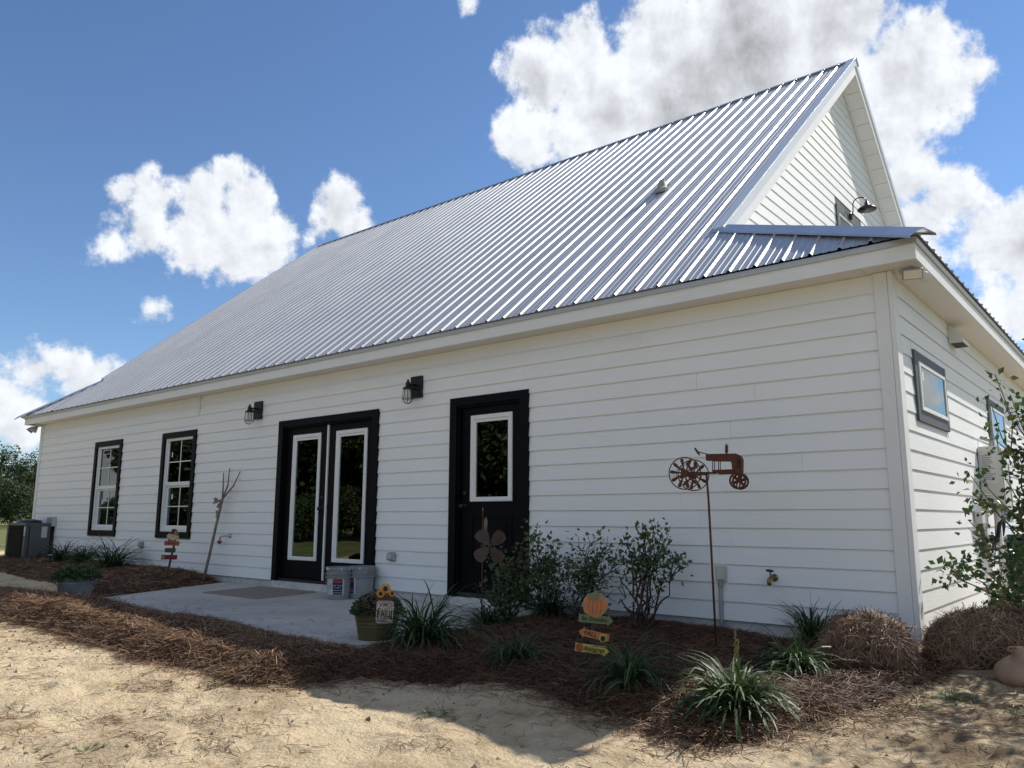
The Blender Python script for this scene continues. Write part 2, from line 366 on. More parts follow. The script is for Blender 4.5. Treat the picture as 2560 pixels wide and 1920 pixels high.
def ground():
    def axis(lo, a, b, hi, st, n):
        g = np.geomspace(1, 1+abs(lo-a), n)-1; h = np.geomspace(1, 1+abs(hi-b), n)-1
        return np.unique(np.concatenate([a-g[::-1], np.arange(a, b, st), b+h]))
    xs = np.unique(np.concatenate([axis(-900, -18.0, 3.4, 900, .06, 40), np.arange(-8.5, 3.0, .03)])); ys = np.unique(np.concatenate([axis(-900, -6.8, .6, 900, .06, 40), np.arange(-6.3, -1.0, .03)]))
    X, Y = np.meshgrid(xs, ys); Z = G(X, Y)
    pin = in_poly(X, Y, [(-9.17, .12), (-8.66, -2.17), (-3.37, -2.35), (-3.38, .12)]); Z = np.where(pin, np.minimum(Z, -.24), Z)
    hin = (X > XLW) & (X < -.05) & (Y > .06) & (Y < 11.8); Z = np.where(hin, -.3, Z)
    V = np.stack([X, Y, Z], -1).reshape(-1, 3); nx = len(xs); ny = len(ys)
    I = np.arange(nx*ny).reshape(ny, nx); Q = np.stack([I[:-1,:-1], I[:-1,1:], I[1:,1:], I[1:,:-1]], -1).reshape(-1, 4)
    m = bpy.data.materials.new('sandy_ground'); m.use_nodes = True; nt = m.node_tree; N = nt.nodes; L = nt.links; b = N['Principled BSDF']
    b.inputs['Roughness'].default_value = .92; b.inputs['Specular IOR Level'].default_value = .15
    ge = N.new('ShaderNodeNewGeometry'); P = ge.outputs['Position']
    def noise(sc, det=6, r=.6):
        n = N.new('ShaderNodeTexNoise'); n.inputs['Scale'].default_value = sc; n.inputs['Detail'].default_value = det; n.inputs['Roughness'].default_value = r; L.new(P, n.inputs[0]); return n.outputs['Fac']
    def rmp(f, stops):
        r = N.new('ShaderNodeValToRGB'); e = r.color_ramp.elements
        while len(e) < len(stops): e.new(.5)
        for i, (p, c) in enumerate(stops): e[i].position = p; e[i].color = (*c, 1)
        L.new(f, r.inputs[0]); return r.outputs[0]
    def mix(f, a, c):
        n = N.new('ShaderNodeMix'); n.data_type = 'RGBA'; L.new(f, n.inputs[0])
        for i, v in ((6, a), (7, c)):
            if isinstance(v, tuple): n.inputs[i].default_value = (*v, 1)
            else: L.new(v, n.inputs[i])
        return n.outputs[2]
    def mrange(f, a, c):
        n = N.new('ShaderNodeMapRange'); n.interpolation_type = 'SMOOTHSTEP'; n.inputs[1].default_value = a; n.inputs[2].default_value = c; L.new(f, n.inputs[0]); return n.outputs[0]
    def math_(op, a, c):
        n = N.new('ShaderNodeMath'); n.operation = op
        for i, v in enumerate((a, c)):
            if isinstance(v, (int, float)): n.inputs[i].default_value = v
            else: L.new(v, n.inputs[i])
        return n.outputs[0]
    sand = rmp(noise(2.3, 9, .72), [(.28, (.34, .25, .15)), (.39, (.58, .45, .285)), (.50, (.69, .545, .355)), (.66, (.74, .60, .40))])
    sand = mix(mrange(noise(11, 9, .8), .57, .70), sand, (.29, .20, .115))
    sand = mix(mrange(noise(60, 4, .65), .63, .70), sand, (.12, .08, .047))
    sand = mix(math_('MULTIPLY', mrange(noise(.9, 7, .7), .50, .66), .55), sand, (.33, .24, .145))
    sp = N.new('ShaderNodeSeparateXYZ'); L.new(P, sp.inputs[0])
    # bare brown soil by the house's east side
    soil = math_('MULTIPLY', mrange(math_('ADD', sp.outputs[0], math_('MULTIPLY', noise(1.1, 5), 1.6)), .55, 1.5), mrange(sp.outputs[1], -3.6, -2.6))
    soil = math_('MULTIPLY', soil, mrange(noise(5, 6), .30, .62))
    col = mix(soil, sand, (.20, .145, .088))
    # lawn away from the yard
    far = math_('MAXIMUM', mrange(math_('ADD', math_('MULTIPLY', sp.outputs[1], -1.0), math_('MULTIPLY', noise(.35, 4), 6)), 14, 18), mrange(math_('MULTIPLY', sp.outputs[0], -1.0), 20, 23))
    far = math_('MAXIMUM', far, mrange(sp.outputs[0], 7, 10)); far = math_('MAXIMUM', far, mrange(sp.outputs[1], 14, 18))
    grass = rmp(noise(1.2, 8), [(.3, (.07, .095, .03)), (.5, (.13, .15, .05)), (.7, (.22, .20, .085))])
    col = mix(far, col, grass); L.new(col, b.inputs['Base Color'])
    h = math_('ADD', math_('MULTIPLY', noise(7, 10, .74), .8), math_('MULTIPLY', noise(32, 6, .7), .55))
    bp = N.new('ShaderNodeBump'); bp.inputs['Strength'].default_value = 1.0; bp.inputs['Distance'].default_value = .05; L.new(h, bp.inputs['Height']); L.new(bp.outputs[0], b.inputs['Normal'])
    o = npmesh('ground', V, Q, m, smooth=True); setp(o, kind='structure', label='pale sandy yard with scattered debris running out to lawn', cat='ground')
ground()

# ------------------------------------------------------------------ pine straw: needles and beds
M_needle = mat('pine_needles', (.2, .1, .05), .62, attr=[(.045, .020, .011), (.135, .070, .036), (.25, .15, .082), (.43, .295, .175)], spec=.35)
M_mulch = mat('pine_straw_base', (.075, .036, .020), .95, var=.7, var2=(.028, .014, .009), vscale=34, bump=.9, bscale=45)
def needles(P, length, width, tilt=.25, dirs=None, droop=0.0, up=None, hue=(0, 1)):
    """Bent needle ribbons at points P; returns vertices, quads and a tone per vertex."""
    n = len(P); a = rng.uniform(0, 2*np.pi, n) if dirs is None else dirs
    L = length*rng.uniform(.55, 1.2, n); t = rng.normal(0, tilt, n)
    d = np.stack([np.cos(a)*np.cos(t), np.sin(a)*np.cos(t), np.sin(t)], -1)
    if up is not None: d = d-up*np.sum(d*up, -1, keepdims=True)*.85; d /= np.linalg.norm(d, axis=1, keepdims=True)+1e-9
    s = np.cross(d, np.array([0, 0, 1.0])); s /= np.linalg.norm(s, axis=1, keepdims=True)+1e-9
    roll = rng.uniform(-.9, .9, n)[:, None]; nn = np.cross(s, d); s = s*np.cos(roll)+nn*np.sin(roll)
    bend = np.stack([rng.normal(0, .12, n), rng.normal(0, .12, n), rng.normal(.05, .08, n)-droop], -1)*L[:, None]
    w = width*rng.uniform(.6, 1.3, n)[:, None]
    p0 = P-d*L[:, None]*.5-bend*.5; p1 = P+bend*.5; p2 = P+d*L[:, None]*.5-bend*.5
    V = np.stack([p0-s*w*.4, p0+s*w*.4, p1-s*w*.5, p1+s*w*.5, p2-s*w*.25, p2+s*w*.25], 1).reshape(-1, 3)
    b = np.arange(n)[:, None]*6; Q = np.concatenate([b+[0,1,3,2], b+[2,3,5,4]], 0)
    c = np.repeat(np.clip(rng.beta(1.7, 1.9, n), 0, 1)*(hue[1]-hue[0])+hue[0], 6)
    return V, Q, c
BEDS = []
def bed_z(x, y):                                   # ground height with the straw beds on it
    x = np.asarray(x, float); y = np.asarray(y, float); z = G(x, y)
    for poly, hf in BEDS:
        ins = in_poly(x, y, poly); d = d_poly(x, y, poly); h = hf(x, y)*ss(0, .28, d)
        z = np.where(ins, z+np.maximum(h, .004)+.012*vnoise(x, y, .17, 9)+.02*vnoise(x, y, .4, 5), z)
    return z
def xy(l): return [tuple(gp(px, py)[:2]) for px, py in l]
def patio_z(y): return -.085+.027*y
front = xy([(0,1556),(90,1574),(174,1594),(300,1640),(420,1660),(521,1678),(600,1705),(723,1716),(800,1702),(900,1690),(1100,1702),(1280,1720),(1367,1742),(1470,1775),(1569,1802),(1640,1840),(1760,1866),(1900,1860),(1990,1815),(2090,1790),(2190,1765),(2290,1728)])
bed_main = front + [(.35, -.75), (.30, -.35), (.03, -.03), (-3.38, -.03), (-3.37, -2.36), (-8.66, -2.18), (-9.3, -2.35), (-11.5, -2.6)]
def h_main(x, y):                                  # berm crest along the patio front, thin straw elsewhere
    crest = np.interp(x, [-12, -9, -7, -5, -3.2, -2.6, -1.8], [-.06, -.045, -.02, -.06, -.12, -.18, -.23])
    band = ss(-2.35, -2.85, y)*ss(-2.0, -2.8, x)
    return np.maximum(.045+.03*ss(-.8, 0, y), 0)*(1-band)+np.maximum(crest-G0(x, y), .05)*band
BEDS.append((bed_main, h_main))
bed_left = xy([(-120,1424),(0,1430),(65,1447),(130,1458),(200,1490)]) + [(-8.95, -1.6), (-9.12, -.6), (-9.16, -.03), (-16.6, -.03), (-17.4, -.3)]
BEDS.append((bed_left, lambda x, y: .05+.05*ss(-.9, 0, y)))
def bed_mesh(poly, name, step):
    xs = np.arange(min(p[0] for p in poly)-.1, max(p[0] for p in poly)+.1, step); ys = np.arange(min(p[1] for p in poly)-.1, max(p[1] for p in poly)+.1, step)
    X, Y = np.meshgrid(xs, ys); ins = in_poly(X, Y, poly); Z = np.where(ins, bed_z(X, Y)+.004, G(X, Y)-.03)
    near = ins.copy(); near[1:] |= ins[:-1]; near[:-1] |= ins[1:]; near[:,1:] |= ins[:,:-1]; near[:,:-1] |= ins[:,1:]
    I = np.arange(X.size).reshape(X.shape); Q = np.stack([I[:-1,:-1], I[:-1,1:], I[1:,1:], I[1:,:-1]], -1)
    k = near[:-1,:-1] & near[:-1,1:] & near[1:,1:] & near[1:,:-1]
    Z = np.where(Y > -.02, np.minimum(Z, .04), Z)
    return npmesh(name, np.stack([X, Y, Z], -1).reshape(-1, 3), Q[k], M_mulch, smooth=True)
def scatter(poly, n):
    lo = np.min(poly, 0); hi = np.max(poly, 0); out = []; k = 0
    while k < n:
        q = rng.uniform(lo, hi, (n, 2)); q = q[in_poly(q[:, 0], q[:, 1], poly)]; out.append(q); k += len(q)
    return np.concatenate(out)[:n]
def beds():
    o = bed_mesh(bed_main, 'pine_straw_bed', .04); setp(o, kind='stuff', label='red brown pine straw mulch along the patio and the door side bed', cat='mulch')
    q = scatter(bed_main, 100000); keep = q[:, 1] < -.03; q = q[keep]
    P = np.column_stack([q, bed_z(q[:, 0], q[:, 1])+rng.uniform(.002, .03, len(q))])
    V, Q, c = needles(P, .16, .0034, tilt=.24); shade_tone = np.repeat(.42+.58*ss(-2.6, -3.6, P[:, 0])+.25*ss(-1.6, -2.6, P[:, 1])*ss(-1.6, -.6, P[:, 0]), 6); c = c*np.clip(shade_tone, 0, 1)  # shade put into the needle tone: darker in the shaded bed, full on sunlit straw
    # untidy edge: stray needles beyond the bed
    e = np.array(front); k = rng.integers(0, len(e)-1, 5200); t = rng.uniform(0, 1, 5200)[:, None]; S = e[k]*(1-t)+e[k+1]*t+rng.normal(0, .10, (5200, 2))
    P2 = np.column_stack([S, bed_z(S[:, 0], S[:, 1])+rng.uniform(.003, .012, len(S))]); V2, Q2, c2 = needles(P2, .15, .0038, tilt=.08)
    # stalks standing up along the lit ridge
    k = q[(q[:, 0] < -3.2) & (q[:, 1] < -2.5)][:1500]; P3 = np.column_stack([k, bed_z(k[:, 0], k[:, 1])+.03]); V3, Q3, c3 = needles(P3, .13, .0045, tilt=.6, hue=(.35, 1))
    n0 = len(V); n1 = n0+len(V2)
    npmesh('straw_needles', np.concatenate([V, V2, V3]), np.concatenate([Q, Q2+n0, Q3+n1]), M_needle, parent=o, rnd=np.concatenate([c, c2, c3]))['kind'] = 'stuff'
    o = bed_mesh(bed_left, 'pine_straw_bed', .06); setp(o, kind='stuff', label='dark pine straw mulch under the two windows', cat='mulch')
    q = scatter(bed_left, 16000); q = q[q[:, 1] < -.03]
    P = np.column_stack([q, bed_z(q[:, 0], q[:, 1])+rng.uniform(.002, .03, len(q))]); V, Q, c = needles(P, .17, .006, tilt=.25)
    npmesh('straw_needles', V, Q, M_needle, parent=o, rnd=c)['kind'] = 'stuff'
    # litter over the bare sand
    n = 9500; q = np.column_stack([rng.uniform(-9, 2.4, n), rng.uniform(-6.0, -1.4, n)]); keep = ~in_poly(q[:, 0], q[:, 1], bed_main) & ~in_poly(q[:, 0], q[:, 1], PATIO)
    dens = vnoise(q[:, 0], q[:, 1], .5, 21)+.25*(q[:, 0] > .2)+.1*(q[:, 1] > -3.4); keep &= dens > -.02; q = q[keep]
    ct = np.column_stack([rng.uniform(-8.5, .6, 110), rng.uniform(-5.6, -3.3, 110)]); k = rng.integers(0, 110, 4200); rr_ = rng.uniform(.04, .16, 110)[k][:, None]; q2 = ct[k]+rng.normal(0, 1, (4200, 2))*rr_*[1.4, .6]; q = np.concatenate([q, q2[~in_poly(q2[:, 0], q2[:, 1], bed_main)]])
    P = np.column_stack([q, G(q[:, 0], q[:, 1])+.005]); V, Q, c = needles(P, .12, .0034, tilt=.05, hue=(0, .75))
    npmesh('needle_litter', V, Q, M_needle, rnd=c, origin=(0, 0, 0)); setp(bpy.data.objects['needle_litter'], kind='stuff', label='loose brown needles strewn over the sand', cat='litter')
    n = 420; q = np.column_stack([rng.uniform(-8.6, -3.5, n), -2.35+np.abs(rng.normal(0, .5, n))]); q = q[(q[:, 1] < -.15) & in_poly(q[:, 0], q[:, 1], PATIO)]
    P = np.column_stack([q, patio_z(q[:, 1])+.003]); V, Q, c = needles(P, .10, .0035, tilt=.02, hue=(0, .6)); V[:, 2] = np.maximum(V[:, 2], patio_z(V[:, 1])+.002)
    o = npmesh('needle_litter', V, Q, M_needle, rnd=c, origin=(0, 0, 0)); setp(o, kind='stuff', label='stray needles tracked onto the patio', cat='litter')
    # more needles and chips on the soil right of the bed
    n = 9000; q = np.column_stack([rng.uniform(-.3, 2.6, n), rng.uniform(-2.3, 1.6, n)]); keep = ~in_poly(q[:, 0], q[:, 1], bed_main) & ~((q[:, 0] < .03) & (q[:, 1] > -.03)); q = q[keep]; q = q[(vnoise(q[:, 0], q[:, 1], .4, 3)+.5) > rng.uniform(0, .9, len(q))]
    P = np.column_stack([q, G(q[:, 0], q[:, 1])+.006]); V, Q, c = needles(P, .11, .0036, tilt=.14, hue=(.1, .9))
    o = npmesh('needle_litter', V, Q, M_needle, rnd=c, origin=(0, 0, 0)); setp(o, kind='stuff', label='dry straw thinly spread on the soil around the bales', cat='litter')
    # clods and pebbles
    n = 5200; q = np.column_stack([rng.uniform(-8, 2.4, n), rng.uniform(-5.9, -1.2, n)]); keep = ~in_poly(q[:, 0], q[:, 1], bed_main) & ~in_poly(q[:, 0], q[:, 1], PATIO); q = q[keep]; q = q[(vnoise(q[:, 0], q[:, 1], .6, 31) > rng.uniform(-.3, .4, len(q)))]
    s = rng.gamma(1.6, .0042, len(q))+.0025; s = np.minimum(s, .022); base = np.array([(1,0,.0),(-.5,.87,0),(-.5,-.87,0),(.1,.05,.75),(0,0,-.4)]); V = []
    rot = rng.uniform(0, 6.3, len(q)); cs, sn = np.cos(rot), np.sin(rot)
    jit = rng.uniform(.7, 1.3, (len(q), 5, 3)); bb = base[None]*jit; xr = bb[..., 0]*cs[:, None]-bb[..., 1]*sn[:, None]; yr = bb[..., 0]*sn[:, None]+bb[..., 1]*cs[:, None]
    V = np.stack([q[:, 0][:, None]+xr*s[:, None], q[:, 1][:, None]+yr*s[:, None], (G(q[:, 0], q[:, 1])+s*.15)[:, None]+bb[..., 2]*s[:, None]], -1).reshape(-1, 3)
    T = np.array([(0,1,3),(1,2,3),(2,0,3),(1,0,4),(2,1,4),(0,2,4)]); Q = (np.arange(len(q))[:, None, None]*5+T[None]).reshape(-1, 3)
    o = npmesh('soil_clods', V, Q, mat('soil_clod', (.33, .25, .165), .95, attr=[(.10, .07, .045), (.26, .19, .12), (.5, .42, .32)]), rnd=np.repeat(rng.uniform(0, 1, len(q)), 5), origin=(0, 0, 0)); setp(o, kind='stuff', label='small clods and pebbles over the yard', cat='clods')
beds()

def patio():
    Z = lambda x, y: patio_z(y)
    m = MB(); m2 = MB(); A, Bp, Cp, D = [np.array(p) for p in PATIO]
    US = [0, .49, 1.0]                              # two slabs parted by a tooled joint
    o = None
    for i in range(2):
        for j in range(1):
            def at(u, v): p = (A*(1-u)+D*u)*(1-v)+(Bp*(1-u)+Cp*u)*v; return p
            g = .0010; u0, u1 = US[i]+g*(i > 0), US[i+1]-g*(i < 1); v0, v1 = 0, 1
            c = [at(u0, v0), at(u0, v1), at(u1, v1), at(u1, v0)]; top = [(*p, patio_z(p[1])) for p in c]
            b = MB().prism(top, (0, 0, -.14))
            if o is None: o = b.build('patio', M_conc); setp(o, kind='structure', label='grey concrete patio slab in front of the doors', cat='patio')
            else: b.build('patio_slab', M_conc, parent=o)
    f = MB().prism([(*p, patio_z(p[1])-.02) for p in PATIO], (0, 0, -.1)).build('patio_base', mat('joint_dark', (.12, .115, .105), .9), parent=o)
patio()
# ------------------------------------------------------------------ the house
C6 = .1524                                        # siding exposure
XL, WD = -16.60, 11.86                            # left end, depth
PZ0, PY0, PS = 2.905, -.30, .83                   # roof plane: eave height, eave y, pitch
RY = 5.93; RZ = PZ0+PS*(RY-PY0)
RXR, RXL = -1.62, -15.48                          # rake edges of the upper gable
GXR, GXL = -1.90, -15.20                          # gable walls
EXR, EXL = .30, -17.0                             # side eaves
SS = (PZ0+PS*(.67-PY0)-PZ0)/(EXR-RXR)             # pitch of the side skirt roofs
H = thing('house', (-8.3, 0, 0), 'long white farmhouse with lap siding, black trimmed doors and a ribbed metal roof', 'house')
def hb(name, boxes, m, parent=None, bevel=0.0):
    b = MB()
    for q in boxes: b.box(*q)
    return b.build(name, m, parent or H, bevel=bevel)
OPEN = {'door': (-4.62, -3.64, -.02, 2.10), 'french': (-7.95, -5.98, -.02, 2.10), 'w1': (-13.80, -12.90, .60, 2.12), 'w2': (-11.25, -10.35, .60, 2.12)}
CASE = [(-4.69, -3.56, 0, 2.175), (-8.02, -5.92, 0, 2.168), (-13.90, -12.81, .504, 2.215), (-11.345, -10.26, .508, 2.213)]
def wall_front():
    ops = sorted(OPEN.values()); b = MB(); x = XL+.03
    for x0, x1, z0, z1 in ops:
        b.box(x, x0, .004, .14, .0, 2.74); b.box(x0, x1, .004, .14, z1, 2.74)
        if z0 > 0: b.box(x0, x1, .004, .14, 0, z0)
        x = x1
    b.box(x, -.03, .004, .14, 0, 2.74); b.build('wall', mat('house_wrap', (.5, .5, .48), .8), H)
    # side walls: openings of the two windows
    b = MB(); ys = [(.58, 1.60, 1.71, 2.13), (4.0, 4.95, .95, 2.13)]; y = .14
    for y0, y1, z0, z1 in ys:
        b.box(-.14, -.004, y, y0, 0, 2.74); b.box(-.14, -.004, y0, y1, z1, 2.74); b.box(-.14, -.004, y0, y1, 0, z0); y = y1
    b.box(-.14, -.004, y, WD, 0, 2.74); b.build('wall', MATS['house_wrap'], H)
    hb('wall', [(XL+.004, XL+.14, .14, WD, 0, 2.74)], SIDING); hb('wall', [(XL+.004, -.004, WD, WD+.14, 0, 2.74)], SIDING)
    hb('foundation', [(XL+.012, -.012, .012, WD, -.45, -.001)], M_slabpaint)
    hb('interior_floor', [(XL+.15, -.15, .16, WD-.02, .002, .03)], M_dark)
    hb('interior_wall', [(XL+.15, -.15, 4.3, 4.4, .03, 2.72)], M_dark); hb('ceiling', [(XL+.15, -.15, .15, WD-.02, 2.70, 2.73)], M_dark)
wall_front()
def lap_board(name, a, b, z0, face, hgt=C6, zcut=None, za=None):
    """One lap board from a to b along the wall; face 'f' front, 's' side wall (x=0), 'g' gable wall."""
    t0, t1 = (.026 if face == 'f' else .020), .010; zt = min(z0+hgt+.022, zcut if zcut else 9)
    prof = [(t0, z0), (.006, z0+.014), (.0055, zt), (t1, zt)]
    og = ORI[H.name]
    aa = za if za else ((a, a), (b, b))             # ends may be cut on the slope: (bottom, top)
    V = []
    for e in aa:
        for k, (t, z) in enumerate(prof):
            w = e[0] if k < 2 else e[1]
            V.append((w, -t, z) if face == 'f' else ((t, w, z) if face == 's' else (GXR+t, w, z)))
    F = [(0,1,2,3), (7,6,5,4), (0,4,5,1), (1,5,6,2), (2,6,7,3), (3,7,4,0)]
    if face != 'f': F = [f[::-1] for f in F]
    return MB().add(V, F).build(name, SIDING, H)
def siding():
    rnd = random.Random(2)
    for k in range(18):
        z0 = k*C6; cuts = []
        for x0, x1, a, b in CASE:
            if z0+C6 > a+.01 and z0 < b-.012: cuts.append((x0, x1, a, b))
        cuts.sort(); x = XL+.10
        segs = []
        for x0, x1, a, b in cuts: segs.append((x, x0)); x = x1
        segs.append((x, -.10))
        for x0, x1, a, b in cuts:                    # slivers above and below an opening
            if z0 < a-.004: segs.append((x0, x1, z0, a))
            if z0+C6 > b+.006: segs.append((x0, x1, b+.001, None))
        for s in segs:
            if len(s) == 2:
                a, b = s; pieces = [a]; n = int((b-a)//3.66)
                p = a+rnd.uniform(1.2, 3.4)
                while p < b-.6: pieces.append(p); p += 3.66
                pieces.append(b)
                for i in range(len(pieces)-1):
                    lap_board('siding_board', pieces[i]+(.001 if i else 0), pieces[i+1]-.001, z0, 'f', zcut=2.742)
            else:
                a, b, lo, hi = s
                if hi is not None: lap_board('siding_board', a, b, lo, 'f', hgt=hi-lo-.022)
                else: lap_board('siding_board', a, b, lo, 'f', hgt=z0+C6-lo, zcut=2.742)
    # side wall
    scase = [(.50, 1.665, 1.625, 2.21), (3.90, 5.05, .85, 2.21)]
    for k in range(18):
        z0 = k*C6; cuts = sorted([c for c in scase if z0+C6 > c[2]+.01 and z0 < c[3]-.012]); y = .10; segs = []
        for y0, y1, a, b in cuts: segs.append((y, y0)); y = y1
        segs.append((y, WD))
        for y0, y1, a, b in cuts:
            if z0 < a-.004: lap_board('siding_board', y0, y1, z0, 's', hgt=a-z0-.022)
            if z0+C6 > b+.006: lap_board('siding_board', y0, y1, b+.001, 's', hgt=z0+C6-b, zcut=2.742)
        for a, b in segs:
            pieces = [a]; p = a+random.Random(k*7+1).uniform(.5, 3.0)
            while p < b-.5: pieces.append(p); p += 3.66
            pieces.append(b)
            for i in range(len(pieces)-1): lap_board('siding_board', pieces[i]+(.001 if i else 0), pieces[i+1]-.001, z0, 's', zcut=2.742)
    # gable wall boards, ends cut to the roof slope
    for k in range(22, 52):
        z0 = k*C6-.006; zt = z0+C6+.022
        hw0 = (RZ-.19-z0)/PS; hw1 = (RZ-.19-zt)/PS
        if hw1 < .03: break
        win = z0 < 5.505 and z0 > 4.2
        if win:
            lap_board('siding_board', 0, 0, z0, 'g', za=((RY-hw0, RY-hw1), (5.27, 5.27))); lap_board('siding_board', 0, 0, z0, 'g', za=((6.59, 6.59), (RY+hw0, RY+hw1)))
        else: lap_board('siding_board', 0, 0, z0, 'g', za=((RY-hw0, RY-hw1), (RY+hw0, RY+hw1)))
siding()
def trims():
    for x0 in (-.10, XL): hb('corner_trim', [(x0+.0, x0+.10, -.040, .003, -.03, 2.742)], M_trim, bevel=.003)
    hb('corner_trim', [(.002, .040, -.039, .10, -.03, 2.741)], M_trim, bevel=.003)
    hb('trim_strip', [(-10.29, -10.22, -.042, -.022, 2.44, 2.742)], M_trim)
    hb('door_sill', [(-4.66, -3.60, -.045, .0, -.088, -.003)], M_slabpaint); hb('door_sill', [(-7.99, -5.95, -.05, .0, -.088, -.003)], M_slabpaint)
    hb('threshold', [(-4.60, -3.65, -.02, .05, -.001, .045)], mat('threshold_metal', (.05, .05, .052), .4, .5)); hb('threshold', [(-7.93, -6.0, -.02, .05, -.001, .03)], MATS['threshold_metal'])
    # foundation vent stub
    hb('foundation_block', [(-9.62, -9.53, -.03, .012, -.10, -.03)], mat('block', (.32, .28, .22), .9, var=.3))
trims()
def eaves():
    y0 = PY0+.035
    hb('fascia', [(XL-.26, EXR-.035, y0, y0+.018, 2.735, 2.862)], M_trim); hb('fascia', [(EXR-.053, EXR-.035, y0+.019, WD+.26, 2.735, 2.862)], M_trim)
    hb('fascia', [(XL-.27, XL-.252, y0, WD+.26, 2.735, 2.862)], M_trim)
    # folded metal drip edge over the fascia
    dm = mat('drip_edge', (.52, .52, .50), .45, .55, var=.1)
    hb('drip_edge', [(XL-.285, EXR-.02, y0-.016, y0-.002, 2.852, 2.897)], dm); hb('drip_edge', [(EXR-.033, EXR-.019, y0-.001, WD+.27, 2.852, 2.897)], dm)
    # vented soffit panels, one by one
    sm = bpy.data.materials.new('vented_soffit'); sm.use_nodes = True; N = sm.node_tree.nodes; L = sm.node_tree.links; b = N['Principled BSDF']; b.inputs['Roughness'].default_value = .5
    ge = N.new('ShaderNodeNewGeometry'); mp = N.new('ShaderNodeMapping'); mp.inputs['Scale'].default_value = (48, 48, 48); L.new(ge.outputs['Position'], mp.inputs[0])
    vo = N.new('ShaderNodeTexVoronoi'); vo.inputs['Randomness'].default_value = 0.0; vo.inputs['Scale'].default_value = 1.0; L.new(mp.outputs[0], vo.inputs[0])
    rp = N.new('ShaderNodeValToRGB'); rp.color_ramp.elements[0].position = .18; rp.color_ramp.elements[0].color = (.30, .29, .27, 1); rp.color_ramp.elements[1].position = .26; rp.color_ramp.elements[1].color = (.74, .735, .715, 1); L.new(vo.outputs['Distance'], rp.inputs[0]); L.new(rp.outputs[0], b.inputs['Base Color'])
    MATS['vented_soffit'] = sm
    first = None; x = EXR-.055; w = .388; z = 2.7445
    px = x-w
    for i in range(44):
        xa = x-w*(i+1)+.003; xb = x-w*i
        if i == 0: continue
        if first is None: first = hb('soffit_panel', [(xa, xb, y0+.019, -.002, z, z+.012)], sm); fx = xa
        else:
            c = share(first, 'soffit_panel', (xa-fx, 0, 0), H)
    # mitred corner
    xa = x-w+.003
    MB().prism([(xa, y0+.019, z), (x, y0+.019, z), (.03, -.002, z), (xa, -.002, z)], (0, 0, .012)).build('soffit_panel', sm, H)
    MB().prism([(x, y0+.021, z), (x, .30, z), (.003, .30, z), (.003, .0, z), (.033, .0, z)], (0, 0, .012)).build('soffit_panel', sm, H)
    first = None
    for i in range(28):
        ya = .303+w*i
        if first is None: first = hb('soffit_panel', [(.003, x, ya, ya+w-.003, z, z+.012)], sm)
        else: share(first, 'soffit_panel', (0, w*i, 0), H)
    hb('soffit_panel', [(XL-.25, XL, y0+.019, WD, z, z+.012)], sm)
eaves()
